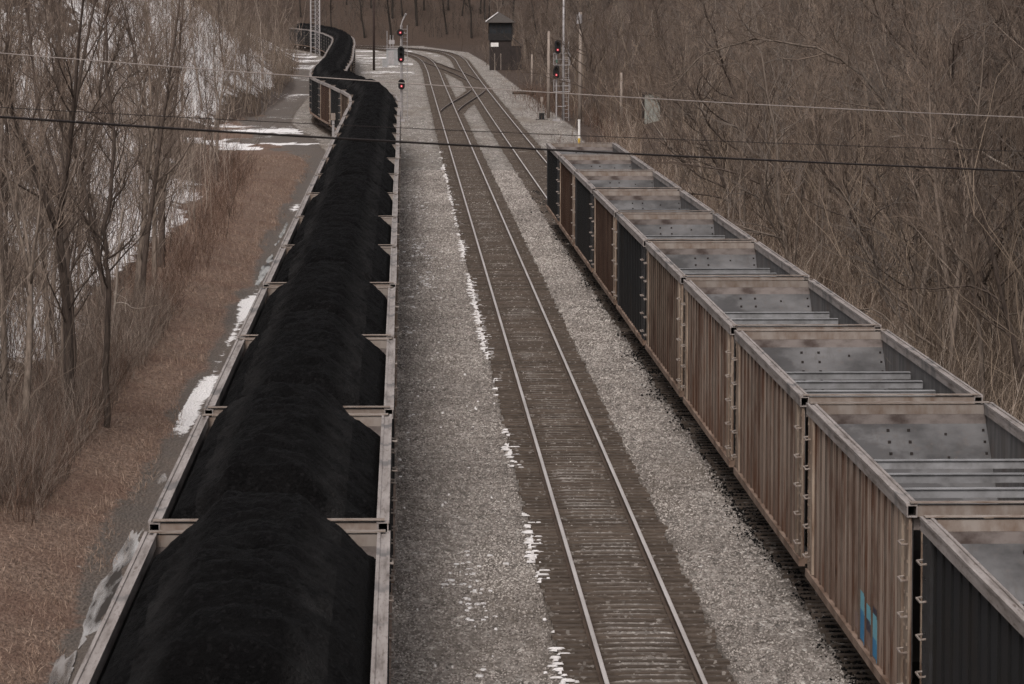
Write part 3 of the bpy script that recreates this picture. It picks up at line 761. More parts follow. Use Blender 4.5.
for i in range(NL):
    s = s_at0 + LP * i
    ya = np.interp(s - 4.6, seg, COAL[:, 1]); yb = np.interp(s + 4.6, seg, COAL[:, 1]); xa = np.interp(s - 4.6, seg, COAL[:, 0]); xb = np.interp(s + 4.6, seg, COAL[:, 0])
    x, y, a = (xa + xb) / 2, (ya + yb) / 2, -math.atan2(xb - xa, yb - ya)
    sm = paint.get(i, 'side_black')
    if sm not in lp: lp[sm] = make_hopper('loaded_hopper_car', LL, sm, sm == 'side_black', beams=False); o = lp[sm]
    else: o = copy_tree(lp[sm])
    o.location = (x + random.uniform(-.015, .015), y, random.uniform(-.025, .025)); o.rotation_euler.z = a
    c = link('coal_heap', coal_meshes[(i * 3 + i // 4) % 4]); c.location = o.location; c.rotation_euler.z = a + (math.pi if i % 2 else 0)
    c.location.z += random.uniform(-.05, .05); 
    if i == 0: l1, l2 = 'nearest loaded hopper car, cut off by the bottom edge of the photo', 'largest heap of black coal, at the bottom edge of the photo'
    elif i < 16:
        w = ORD[i]
        l1 = f'loaded hopper car, {w} counting back from the bottom edge of the photo'; l2 = f'mound of black coal in the {w} loaded hopper back from the bottom edge'
    elif i in bend:
        l1 = bend[i]; l2 = 'mound of black coal in the ' + {16: 'tan sided hopper at the start of the left bend', 17: 'black hopper between the tan and orange brown hoppers', 18: 'orange brown hopper in the left bend', 19: 'black hopper just beyond the orange brown one', 20: 'black hopper at the leftmost corner of the first bend'}[i]
    elif i < 37: l1, l2 = 'tiny loaded hopper car in the straight run between the two far bends', 'coal in a tiny far hopper between the two bends of the train'
    else: l1, l2 = 'tiny loaded hopper car beyond the farthest bend, curving left to the lattice mast', 'coal in a tiny hopper beyond the farthest bend by the lattice mast'
    tag(o, l1, 'hopper car', 'loaded hopper cars of the coal train'); tag(c, l2, 'coal', 'coal heaps in the loaded hoppers')

# ------------------------------------------------------------------ signals, poles, tower, cabinets
def signal(loc, label, heads, mast_top, ladder_x, lean_arm=False, cage=False):
    root = tag(empty('railway_signal', loc), label, 'railway signal', 'red railway signals')
    b = MB(); b.tube([(0, 0, 0), (0, 0, mast_top)], .065, 10); b.box(-.3, .3, -.3, .3, -.3, .18); part('mast', b, M['galv'], root)
    for (dx, z, w, h, lamps) in heads:
        b = MB(); n = 20; v = []
        for e in (-.06, .02):
            for k in range(n):                          # stadium shaped target plate
                a = k / n * 2 * math.pi; cx, cz = math.cos(a) * w / 2, math.sin(a) * w / 2
                v.append((dx + cx, -.22 + e, z + cz + math.copysign(max(h - w, 0) / 2, math.sin(a) if abs(math.sin(a)) > 1e-6 else 1)))
        b.add(v, [tuple(range(n)), tuple(range(n, 2 * n))[::-1]] + [(k, n + k, n + (k + 1) % n, (k + 1) % n) for k in range(n)])
        b.box(dx - .12, dx + .12, -.2, -.03, z - .2, z + .2)
        hd = part('signal_head', b, M['black'], root)
        for (lz, lit) in lamps:
            c = MB(); r = .10; n = 14; v = []
            for yy, rr in ((-.28, r + .02), (-.56, r + .03)):
                for k in range(n + 1):
                    a = -.35 + k / n * (math.pi + .7); v.append((dx + rr * math.cos(a), yy, z + lz + rr * math.sin(a)))
            c.add(v, [(k, k + 1, n + 2 + k, n + 1 + k) for k in range(n)])
            part('visor', c, M['black'], hd)
            c = MB(); c.disc((dx, -.30, z + lz), r, 'y', .05, 16); part('lens', c, M['lamp'] if lit else M['black'], hd)
            if lit: c = MB(); c.disc((dx, -.335, z + lz), .042, 'y', .03, 12); part('lamp', c, M['lampcore'], hd)
    b = MB()
    for sx in (-.2, .2): b.tube([(ladder_x + sx, .25, 0), (ladder_x + sx, .25, mast_top)], .026, 5)
    for k in range(int(mast_top / .33)): b.box(ladder_x - .2, ladder_x + .2, .24, .26, .3 + k * .33, .33 + k * .33)
    for z in (1.2, mast_top - .6): b.box(min(0, ladder_x), max(0, ladder_x), .10, .14, z, z + .05)
    part('ladder', b, M['galv'], root)
    if cage:
        b = MB()
        for z in (2.4, 4.6):
            b.box(-.2, ladder_x + .3, .12, .72, z, z + .05)
            for (x, y) in ((-.2, .12), (ladder_x + .3, .12), (ladder_x + .3, .72), (-.2, .72)): b.tube([(x, y, z), (x, y, z + 1.0)], .02, 5)
            for zz in (.5, 1.0): b.tube([(-.2, .12, z + zz), (ladder_x + .3, .12, z + zz), (ladder_x + .3, .72, z + zz), (-.2, .72, z + zz)], .018, 5)
        part('platform', b, M['galv'], root)
        b = MB(); b.box(-.06, .1, -.12, -.02, 4.82, 5.08); part('junction_box', b, M['green_paint'], root)
    if lean_arm:
        b = MB(); b.tube([(0, 0, mast_top - .1), (.12, 0, mast_top + .35), (.32, 0, mast_top + .75), (.42, -.1, mast_top + .95)], [.05, .05, .07, .09], 7); part('bracket', b, M['galv'], root)
    return root
signal((-.18, 330, -.25), 'signal mast with three red lit heads between the coal train and middle track',
       [(-.05, 7.30, .58, .58, [(0, True)]), (.0, 5.52, .56, 1.34, [(.42, False), (0, False), (-.42, True)]), (.04, 3.05, .56, .86, [(.2, False), (-.14, True)])], 7.9, .32, lean_arm=True)
signal((12.62, 330, -.25), 'signal mast with two red lit oval heads beside the woods on the right',
       [(.10, 6.12, .52, 1.12, [(.28, False), (-.24, True)]), (-.02, 4.06, .52, 1.12, [(.28, False), (-.24, True)])], 6.6, .82, cage=True)
def pole(x, y, h, r, m, label, base=None, crown=None, name='utility_pole'):
    z = hz(x, y); root = tag(empty(name, (x, y, z)), label, 'pole', 'poles beside the tracks')
    b = MB(); b.tube([(0, 0, -.4), (.01, 0, h * .5), (.03, 0, h)], [r * 1.15, r, r * .8], 10); part('shaft', b, M[m], root, True)
    if crown: crown(root, h)
    return root
def cap_can(root, h):
    b = MB(); b.disc((-.08, -.3, h - .55), .22, 'z', .75, 14); b.box(-.12, .0, -.1, -.02, h - .8, h - .3); b.disc((-.08, -.3, h - .1), .06, 'z', .2, 8); part('transformer', b, M['galv'], root)
def crossarm(root, h):
    b = MB(); b.box(-1.2, 1.2, -.06, .06, h - .7, h - .56); part('crossarm', b, M['pole'], root)
    b = MB()
    for x in (-1.1, -.5, .5, 1.1): b.disc((x, 0, h - .48), .05, 'z', .16, 8)
    part('insulators', b, M['galv'], root)
pole(-3.92, 538, 13.5, .15, 'pole', 'dark tall utility pole standing on the gravel between the coal train and far curve', crown=crossarm)
pole(12.25, 338, 7.3, .13, 'pole_pale', 'weathered pale post just left of the right hand signal')
pole(14.35, 325, 9.0, .15, 'pole_pale', 'tall pale pole with a white can near its top, behind the right hand signal', crown=cap_can)
pole(13.35, 334, 12.5, .10, 'galv', 'thin grey pole directly right of the two-headed signal ladder')
pole(17.3, 318, 4.2, .12, 'pole_pale', 'short pale post standing in red brush left of the pale shed')
pole(9.9 + 3.9, 430, 3.9, .12, 'pole_pale', 'short pale post in brush below the black wooden tower')
# white marker post
root = tag(empty('marker_post', (11.95, 272, hz(11.95, 272))), 'white marker post with yellow foot beyond the last empty hopper', 'marker post')
b = MB(); b.tube([(0, 0, .75), (0, 0, 1.95)], .085, 10); b.disc((0, 0, 1.99), .1, 'z', .08, 12); part('white_sleeve', b, M['white'], root)
b = MB(); b.tube([(0, 0, -.2), (0, 0, .76)], .09, 10); part('yellow_foot', b, M['yellow'], root)
# small stand beside the right signal and by the coal train
root = tag(empty('switch_stand', (11.55, 334, hz(11.55, 334))), 'low pale switch stand with dark base left of the right hand signal', 'switch stand')
b = MB(); b.tube([(0, 0, .5), (0, 0, 1.9)], .05, 8); b.box(-.12, .12, -.03, .03, 1.5, 1.9); part('target', b, M['pole_pale'], root)
b = MB(); b.box(-.22, .22, -.2, .2, -.2, .55); b.box(-.5, .5, -.1, .1, -.2, .05); part('base', b, M['black'], root)
root = tag(empty('switch_stand', (-5.0, 286, hz(-5.0, 286))), 'grey post standing against the coal train at its left bend', 'switch stand')
b = MB(); b.box(-.09, .09, -.09, .09, -.2, 2.0); part('post', b, M['galv'], root)
b = MB(); b.box(-.15, .15, -.13, .13, 1.55, 2.05); part('cabinet', b, M['pole_pale'], root)

# relay hut behind the left signal
root = tag(empty('relay_cabinet', (-1.55, 575, -.25)), 'grey relay hut with antenna masts behind the left signal', 'relay hut')
b = MB(); b.box(-.85, .85, -.8, .8, 0, 2.35); part('hut', b, M['cabinet'], root)
b = MB(); b.box(-.95, .95, -.9, .9, 2.35, 2.47); part('roof', b, M['galv'], root)
b = MB(); b.box(-.55, .25, -.83, -.8, .12, 2.1); part('door', b, M['galv'], root)
for x, h in ((-.75, 4.9), (-.3, 4.3), (.1, 4.3)):
    b = MB(); b.tube([(x, .2, 2.4), (x, .2, h)], .06, 6)
    if x > -.5: b.box(x - .22, x + .22, .1, .3, 3.0, 3.6)
    part('antenna_mast', b, M['galv'], root)
root = tag(empty('relay_cabinet', (-2.55, 560, -.25)), 'small low grey cabinet left of the relay hut', 'cabinet')
b = MB(); b.box(-.35, .35, -.3, .3, 0, 1.15); part('case', b, M['cabinet'], root)
b = MB(); b.box(-.40, .40, -.35, .35, 1.15, 1.22); part('lid', b, M['galv'], root)

# lattice mast near the far end of the coal train
root = tag(empty('lattice_mast', (-14.35, 656, hz(-14.35, 656))), 'grey lattice steel mast rising in front of the far curving coal train', 'mast')
b = MB()
for x in (-.72, .72):
    for y in (-.3, .3): b.box(x - .1, x + .1, y - .06, y + .06, -.3, 15)
part('uprights', b, M['galv'], root)
b = MB()
for k in range(22):
    z = .2 + k * .66
    for y in (-.3, .3):
        b.tube([(.0, y, z), (.62, y, z + .6)], .03, 4); b.tube([(.62, y, z), (.0, y, z + .6)], .03, 4)
    b.box(-.62, .62, -.02, .02, z - .03, z + .03)
b.box(-.05, .05, -.3, .3, -.2, 15)
part('lattice', b, M['galv'], root)

# interlocking tower
tz = hz(14.6, 540)
root = tag(empty('interlocking_tower', (13.15, 540, -.3)), 'abandoned black two storey wooden signal tower with snow on its roof edge', 'tower')
root.scale = (.86, 1, 1)
b = MB(); b.box(-1.75, 1.6, -1.8, 1.8, 0, 4.05); part('ground_floor', b, M['tower_low'], root)
b = MB(); b.box(-1.9, 1.75, -1.95, 1.95, 4.05, 5.0); b.box(-1.9, 1.75, -1.95, 1.95, 6.25, 6.55)
for x in (-1.9, -.75, .42, 1.6): b.box(x, x + .15, -1.95, -1.8, 5.0, 6.25); b.box(x, x + .15, 1.8, 1.95, 5.0, 6.25)
for y in (-.7, .55): b.box(-1.9, -1.75, y, y + .15, 5.0, 6.25); b.box(1.6, 1.75, y, y + .15, 5.0, 6.25)
part('upper_floor', b, M['tower'], root)
for x in (-1.75, -.6, .57):
    b = MB(); b.box(x, x + 1.0, -1.88, -1.86, 5.0, 6.25); f = part('window', b, M['glass'], root)
    b = MB(); b.box(x + .48, x + .52, -1.91, -1.885, 5.0, 6.25); b.box(x, x + 1.0, -1.91, -1.885, 5.6, 5.64); part('glazing_bar', b, M['tower_low'], f)
b = MB(); b.box(-1.86, -1.84, -1.8, 1.8, 5.0, 6.25); part('window', b, M['glass'], root)
b = MB()
ap = 7.75; v = [(-2.35, -2.4, 6.5), (2.2, -2.4, 6.5), (2.2, 2.4, 6.5), (-2.35, 2.4, 6.5), (-.35, -.9, ap), (-.05, .9, ap)]
b.add(v, [(0, 1, 4), (1, 2, 5, 4), (2, 3, 5), (3, 0, 4, 5), (3, 2, 1, 0)]); b.box(-2.38, 2.23, -2.43, 2.43, 6.42, 6.5)
roof = part('roof', b, M['tower_roof'], root)
b = MB(); n_ = .05
b.add([(-2.40, -2.46, 6.53), (-2.0, -2.3, 6.82), (-.45, -1.06, 7.79), (-.40, -.88, 7.84), (-.15, .9, 7.84), (-2.37, 2.42, 6.62), (-2.42, -2.44, 6.66), (-.50, -1.0, 7.86)],
      [(0, 1, 2, 7, 6), (6, 7, 3, 4, 5), (0, 6, 5), (2, 3, 7)]); part('roof_snow', b, M['snow'], roof)
b = MB(); b.add([(1.6, -2.1, 4.6), (3.5, -2.1, 3.3), (3.5, 2.1, 3.3), (1.6, 2.1, 4.6), (1.6, -2.1, 4.5), (3.5, -2.1, 3.2), (3.5, 2.1, 3.2), (1.6, 2.1, 4.5)], [(0, 1, 2, 3), (7, 6, 5, 4), (0, 4, 5, 1), (1, 5, 6, 2), (2, 6, 7, 3)]); part('lean_to_roof', b, M['tower_roof'], root)
b = MB(); b.box(1.6, 3.2, -1.75, 1.75, 0, 3.25); part('lean_to_wall', b, M['tower_low'], root)
b = MB(); b.box(-1.62, -.42, -1.86, -1.81, 3.22, 3.75); part('sign', b, M['white'], root)
b = MB(); b.box(-.95, -.1, -1.84, -1.8, .1, 2.2); d = part('door', b, M['tower_low'], root)
b = MB(); b.box(-1.05, -.95, -1.86, -1.8, .1, 2.3); b.box(-.1, 0, -1.86, -1.8, .1, 2.3); part('door_frame', b, M['pole_pale'], d)

# pale shed seen through the trees
zs = hz(19.35, 312)
root = tag(empty('shed', (19.35, 312, zs - .1)), 'narrow pale corrugated shed half hidden behind the trees on the right', 'shed')
b = MB(); b.box(-.62, .62, -.6, .6, 0, 2.3); part('pale_wall', b, M['panel'], root)
b = MB()
for x in (-.70, .62): b.box(x, x + .12, -.66, .62, 0, 2.36)
b.box(-.74, .78, -.7, .7, 2.36, 2.46); part('frame', b, M['tower_low'], root)
# logs on the gravel edge
for k, (x, y, a, l) in enumerate([(12.4, 415, .3, 2.2), (12.9, 419, -.5, 1.6), (13.3, 412, 1.2, 1.4)]):
    b = MB(); b.tube([(-l / 2, 0, 0), (0, .05, .04), (l / 2, 0, 0)], [.16, .18, .13], 8)
    for q in range(3): b.tube([(-l / 3 + q * .5, 0, .05), (-l / 3 + q * .5 + .2, .2 * (q - 1), .45)], [.05, .02], 5)
    o = link('log', b.mesh('log', M['log'], True), None, (x, y, hz(x, y) + .14)); o.rotation_euler.z = a
    tag(o, 'dark broken log lying on the gravel edge below the black tower', 'log', 'broken logs on the gravel edge')

# ------------------------------------------------------------------ cables crossing in front
def cable(p, r, m, label):
    P = np.array(p, float); t = np.linspace(-1.6, 2.6, 120)
    A = np.stack([t ** 2, t, np.ones_like(t)], -1); B = np.linalg.inv(np.array([[0, 0, 1], [.25, .5, 1], [1, 1, 1]])) @ P
    b = MB(); b.tube(A @ B, r, 8)
    o = link('overhead_cable', b.mesh('overhead_cable', M[m], True)); return tag(o, label, 'cable', 'cables strung across the tracks')
def px(u, v, Y): return ((u - 403) / 4000 * Y, Y, 10.6 - (v + 11) / 4000 * Y)
cable([px(0, 52, 55), px(512, 89.5, 55), px(1024, 117, 55)], .0068, 'wire_pale', 'pale bare wire, the highest of the cables crossing the picture')
cable([px(0, 115.5, 33), px(512, 147, 40), px(1024, 171, 48)], .0105, 'wire_dark', 'thick dark cable, the lowest of the cables crossing the picture')
cable([px(0, 106, 46), px(512, 132, 50), px(1024, 151, 54)], .0045, 'wire_dark', 'very thin dark wire just above the thick dark cable')

# ------------------------------------------------------------------ bare trees
def branch_path(p0, d, L, n, wander, up, rg, droop=0):
    pts = [np.array(p0, float)]; d = np.array(d, float); d /= np.linalg.norm(d)
    for k in range(n):
        d = d + rg.normal(0, wander, 3) + np.array([0, 0, up / n]) - np.array([0, 0, droop * (k / n) ** 2 / n]); d /= np.linalg.norm(d)
        pts.append(pts[-1] + d * L / n)
    return np.array(pts)
def perp(d, ang, az):
    d = d / np.linalg.norm(d); r = np.array([0, 0, 1.]) if abs(d[2]) < .9 else np.array([1., 0, 0])
    u = np.cross(d, r); u /= np.linalg.norm(u); w = np.cross(d, u)
    return d * math.cos(ang) + (u * math.cos(az) + w * math.sin(az)) * math.sin(ang)
def tree_mesh(seed, H=11, r0=.12, trunk=None, forks=None, nb=16, first=.25, spread=.30, ang=.75, twigs=6, up=.5, wander=.05, tw=.0068, lean=(0, 0), tertiary=4, twl=1.0):
    """returns (trunk builder, crown builder)"""
    rg = np.random.default_rng(seed); T, C = MB(), MB()
    stems = []
    if trunk is not None:
        P = np.array(trunk, float); k = len(P); t = np.linspace(0, k - 1, k * 4); i = np.minimum(t.astype(int), k - 2); u = (t - i)[:, None]
        mm = np.gradient(P, axis=0)
        P = (2*u**3-3*u**2+1)*P[i] + (u**3-2*u**2+u)*mm[i] + (-2*u**3+3*u**2)*P[i+1] + (u**3-u**2)*mm[i+1]
        P[1:] += rg.normal(0, .03, (len(P) - 1, 3)); stems.append((P, r0 * np.linspace(1, .16, len(P)) ** .8, first))
    elif forks:
        hf = H * forks[0]; P = branch_path((0, 0, -.3), (lean[0], lean[1], 1), hf + .3, 7, wander * .6, .1, rg)
        stems.append((P, np.linspace(r0 * 1.25, r0 * .85, len(P)), .45))
        for q in range(forks[1]):
            az = q / forks[1] * 2 * math.pi + rg.uniform(-.4, .4) + seed; d = perp(P[-1] - P[-2], rg.uniform(.16, .42), az)
            Lf = (H - hf) * rg.uniform(.8, 1.05); Q = branch_path(P[-1] - (P[-1] - P[-2]) * rg.uniform(0, .8), d, Lf, 9, wander, .35, rg)
            stems.append((Q, r0 * .62 * np.linspace(1, .10, len(Q)), .12))
    else:
        P = branch_path((0, 0, -.3), (lean[0], lean[1], 1), H + .3, 12, wander, .25, rg)
        stems.append((P, r0 * (np.linspace(1.15, .07, len(P))), first))
    tot = sum(np.linalg.norm(np.diff(s[0], axis=0), axis=1).sum() for s in stems)
    for P, rad, f0 in stems:
        T.tube(P, rad, 7); Ls = np.linalg.norm(np.diff(P, axis=0), axis=1).sum()
        n1 = max(3, int(nb * Ls / tot * (1 if len(stems) == 1 else 1.3)))
        for q in range(n1):
            u = f0 + (1 - f0) * (q + rg.uniform(0, 1)) / n1; x = min(u, .985) * (len(P) - 1); i = int(x); p = P[i] + (P[i + 1] - P[i]) * (x - i); d = P[i + 1] - P[i]
            L1 = H * spread * (1.15 - .75 * u) * rg.uniform(.6, 1.25); r1 = max(min(rad[i] * .55, .011 + .011 * L1), tw * 1.2)
            d1 = perp(d, ang * rg.uniform(.65, 1.25), rg.uniform(0, 6.283))
            B = branch_path(p, d1, L1, 6, wander * 2.2, up, rg); (T if r1 > .024 else C).tube(B, r1 * np.linspace(1, .25, len(B)), 4, cap=False)
            for w in range(twigs):
                x2 = rg.uniform(.2, .99) * (len(B) - 1); j = int(x2); p2 = B[j] + (B[j + 1] - B[j]) * (x2 - j)
                L2 = L1 * rg.uniform(.25, .6) * (1.1 - .4 * x2 / len(B)); d2 = perp(B[j + 1] - B[j], rg.uniform(.4, .9), rg.uniform(0, 6.283))
                B2 = branch_path(p2, d2, L2, 4, wander * 3, up * .8, rg); C.tube(B2, np.linspace(max(r1 * .5, tw), tw * .55, len(B2)), 3, cap=False)
                for z in range(tertiary):
                    x3 = rg.uniform(.15, .99) * (len(B2) - 1); jj = int(x3); p3 = B2[jj] + (B2[jj + 1] - B2[jj]) * (x3 - jj)
                    d3 = perp(B2[jj + 1] - B2[jj], rg.uniform(.4, .95), rg.uniform(0, 6.283))
                    B3 = branch_path(p3, d3, L2 * rg.uniform(.3, .7) * twl, 3, wander * 3, up, rg); C.tube(B3, np.linspace(tw * .7, tw * .4, len(B3)), 3, cap=False)
    return T, C
class TreeKind:
    def __init__(s, bark, twig, **kw):
        T, C = tree_mesh(**kw); s.raw = (T, C)
        s.t = T.mesh('trunk', M[bark], True); s.c = C.mesh('crown', M[twig])
def place_tree(k, x, y, sc, rz, label, group, name='bare_tree', tilt=(0, 0), dz=0):
    o = tag(empty(name, (x, y, hz(x, y) + dz), rz), label, 'tree', group); o.scale = (sc, sc, sc * 1.0); o.rotation_euler = (tilt[0], tilt[1], rz)
    link('trunk', k.t, o); link('crown', k.c, o); return o
slim = [TreeKind('bark_grey', 'twig_brown', seed=20 + i, H=10 + i % 3, r0=.055 + .010 * (i % 4), nb=22, first=.28, spread=.20, ang=.6, twigs=7, wander=.045, tertiary=6) for i in range(6)]
slim += [TreeKind('bark_dark', 'twig_dark', seed=40 + i, H=10.5, r0=.08 + .012 * i, nb=20, first=.25, spread=.25, ang=.65, twigs=6, wander=.05, tertiary=4) for i in range(3)]
fork = [TreeKind('bark_grey', 'twig_brown', seed=60 + i, H=11, r0=.095, forks=(.3 + .08 * i, 3), nb=24, spread=.22, ang=.6, twigs=6, wander=.05) for i in range(3)]
wild = [TreeKind('bark_grey', 'twig_grey', seed=80 + i, H=10 + i, r0=.085, nb=18, first=.15, spread=.42, ang=.95, twigs=8, up=.35, wander=.085, lean=(-.25 + .1 * i, .05), tertiary=6) for i in range(4)]
wild += [TreeKind('bark_dark', 'twig_dark', seed=180 + i, H=11 + i, r0=.115, nb=20, first=.2, spread=.36, ang=.85, twigs=8, up=.45, wander=.08, lean=(-.35 + .15 * i, 0), tertiary=5) for i in range(4)]
pale = [TreeKind('bark_pale', 'twig_brown', seed=95 + i, H=9, r0=.06, nb=14, first=.2, spread=.32, ang=.8, twigs=5, wander=.1, lean=(.2 - .2 * i, 0), tertiary=3) for i in range(3)]

# big trees one can tell apart
def special(bark, twig, x, y, label, name='bare_tree', **kw):
    T, C = tree_mesh(**kw); o = tag(empty(name, (x, y, hz(x, y) - .1)), label, 'tree'); part('trunk', T, M[bark], o, True); part('crown', C, M[twig], o); return o
special('bark_dark', 'twig_dark', -7.95, 95, 'tallest dark trunk on the left bank, forking into steep limbs at half its height', seed=301, H=14.5, r0=.11, forks=(.36, 4), nb=36, spread=.16, ang=.7, twigs=6, wander=.035)
special('bark_dark', 'twig_dark', -7.3, 97.5, 'dark tree with kinked trunk just right of the tallest forked one on the left bank', seed=305, H=12, r0=.085, trunk=[(0, 0, -.2), (.06, 0, 2.2), (.1, .1, 3.6), (.02, .1, 4.8), (.25, .2, 6.8), (.1, .2, 9), (.3, .3, 12.5)], nb=26, first=.3, spread=.17, ang=.7)
special('bark_dark', 'twig_dark', -8.15, 99, 'slender dark stem leaning left beside the tallest forked trunk', seed=307, H=11, r0=.07, trunk=[(0, 0, -.2), (-.1, 0, 3), (-.35, 0, 5.5), (-.9, .1, 8.2), (-1.3, .1, 12)], nb=22, first=.2, spread=.17, ang=.7)
special('bark_dark', 'twig_brown', -8.4, 128, 'straight dark tree standing midway along the grass bank', seed=311, H=13, r0=.09, nb=26, first=.3, spread=.15, ang=.6)
special('bark_dark', 'twig_dark', -9.2, 152, 'dark double trunk against the snow patch up the left slope', seed=313, H=15, r0=.12, forks=(.2, 2), nb=30, spread=.15, ang=.6, wander=.03)
for k, (x, y, tr, r, lab, sd) in enumerate([
    (18.0, 120, [(0, 0, -.3), (-.7, 0, 2.2), (-2.0, -.3, 5.0), (-3.0, -.6, 6.9), (-4.5, -.9, 8.65), (-6.0, -1.0, 9.35), (-7.7, -1.0, 9.55), (-9.2, -1.0, 9.0), (-10.0, -1, 8.1)], .062, 'large arching tree bending far left over the empty hoppers, the longest arch', 321),
    (19.9, 126, [(0, 0, -.3), (-.5, 0, 2.5), (-1.5, 0, 4.6), (-2.9, 0, 7.0), (-4.0, 0, 8.4), (-5.2, 0, 9.7), (-7.0, 0, 11.2), (-9, 0, 12.2)], .075, 'large dark leaning tree behind the longest arch, running out of the top of the photo', 323),
    (15.6, 128, [(0, 0, -.3), (-.25, 0, 1.4), (-.7, 0, 3.0), (-1.6, 0, 4.6), (-2.3, 0, 6.0), (-2.4, 0, 7.6)], .085, 'small dark crooked tree right above the middle of the empty hopper row', 327),
    (19.0, 105, [(0, 0, -.3), (-.5, 0, 2.5), (-1.5, 0, 4.2), (-3.0, 0, 5.6), (-4.6, .2, 6.4), (-6.2, .2, 6.5)], .06, 'pale slender branch arching left above the near empty hoppers', 329),
    (20.6, 138, [(0, 0, -.3), (-.3, 0, 3.0), (-.2, 0, 5.0), (-.8, 0, 7.5), (-.7, 0, 11)], .10, 'upright dark trunk at the right edge behind the arching trees', 331)]):
    special('bark_pale' if sd == 329 else 'bark_grey' if sd == 321 else 'bark_dark', 'twig_brown' if sd in (329, 321, 327) else 'twig_dark', x, y, lab, seed=sd, H=10, r0=r, trunk=tr, nb=30, first=.15, spread=.33, ang=.8, twigs=7, up=.45, wander=.07, tertiary=4)

def frustum_ok(x, y, m=4): return (-.101 * y - m) < x < (.156 * y + m)
def scatter(n, region, mind, tries=40000):
    """poisson-like scatter, uniform over depth on a log scale so that the picture is filled evenly"""
    out = []
    for _ in range(tries):
        if len(out) >= n: break
        p = region()
        if p is None: continue
        if all((p[0] - q[0]) ** 2 + (p[1] - q[1]) ** 2 > (mind * (.6 + p[1] / 250)) ** 2 for q in out): out.append(p)
    return out
def reg_left():
    y = math.exp(random.uniform(math.log(84), math.log(640))); toe = np.interp(y, TOE_Y, TOE_X)
    x = toe + 1.2 - random.random() ** 1.3 * (16 + .05 * y)
    if abs(x) > 200 or not frustum_ok(x, y, 5): return None
    if 268 < y < 322 and x > toe - .5: return None
    if x > coal_x(y) - 5.5: return None
    return x, y
def reg_right():
    y = math.exp(random.uniform(math.log(88), math.log(700))); e = float(np.interp(y, [0, 200, 313, 421, 600, 690], [13.2, 13.6, 14.3, 14.6, 15.2, 14]))
    x = e + random.random() ** 1.2 * (9 + .13 * y)
    if not frustum_ok(x, y, 6): return None
    if (abs(x - 13.0) < 3.2 and 490 < y < 546) or (abs(x - 19.35 * y / 312) < .9 and 200 < y < 317): return None
    if abs(x - 12.8 * y / 330) < 1.0 and 280 < y < 331: return None
    return x, y
for i, (x, y) in enumerate(scatter(112, reg_left, 1.0)):
    k = random.choice(slim + slim + fork + pale[:1]); sc = random.uniform(.65, 1.15)
    far = y > 210
    place_tree(k, x, y, sc, random.uniform(0, 6.28), 'slim bare tree on the snowy wooded slope at the far left' if far else 'slim bare tree on the near part of the wooded slope left of the coal train', 'bare trees on the far left slope' if far else 'bare trees on the near left slope', tilt=(random.gauss(0, .04), random.gauss(0, .05)))
for i, (x, y) in enumerate(scatter(250, reg_right, .9)):
    k = random.choice(slim[:6] + slim[:6] + wild + wild + fork + pale); sc = random.uniform(.6, 1.1)
    far = y > 260
    place_tree(k, x, y, sc, random.uniform(0, 6.28) if k not in wild else random.uniform(-.9, .9), 'bare grey brown tree in the far woods beyond the signals on the right' if far else 'bare tangled tree in the thicket beside the empty hoppers', 'bare trees of the far right woods' if far else 'bare trees of the near right thicket', tilt=(random.gauss(0, .06), random.gauss(0, .07)))
# the far wooded hillside reads as one mass
def merge_trees(n, fn, kinds, name, m, lite=1):
    V, F = [], []; o = 0
    arr = []
    for k in kinds:
        for bb in k.raw:
            q = [f if len(f) == 4 else None for f in bb.f]; q = np.array([f for f in q if f is not None], np.int32); arr.append((np.array(bb.v, np.float32), q))
    arr = [(np.r_[arr[2 * i][0], arr[2 * i + 1][0]], np.r_[arr[2 * i][1], arr[2 * i + 1][1] + len(arr[2 * i][0])]) for i in range(len(kinds))]
    for _ in range(n):
        x, y = fn(); v, f = arr[random.randrange(len(arr))]; a = random.uniform(0, 6.28); s = random.uniform(.75, 1.35); c, sn = math.cos(a) * s, math.sin(a) * s
        w = np.stack([v[:, 0] * c - v[:, 1] * sn + x, v[:, 0] * sn + v[:, 1] * c + y, v[:, 2] * s + hz(x, y)], -1)
        V.append(w); F.append(f + o); o += len(v)
    return link(name, np_mesh(name, np.concatenate(V), np.concatenate(F), M[m]))
fat = [TreeKind('bark_grey', 'twig_grey', seed=120 + i, H=11 + i, r0=.17, nb=15, first=.25, spread=.24, ang=.6, twigs=5, wander=.05, tertiary=2, tw=.022) for i in range(4)]
def reg_far():
    while True:
        y = random.uniform(768, 900); x = random.uniform(-.105 * y - 12, .08 * y)
        if y < 805 + .2 * x and x < 2: 
            if min(abs(y - np.interp(-x, -RGT[::-1, 0][::-1], RGT[:, 1])), 99) < 9: continue
        if y > 780 + .12 * x: return x, y
o = merge_trees(330, reg_far, fat, 'distant_woods', 'brush_far'); tag(o, kind='stuff')

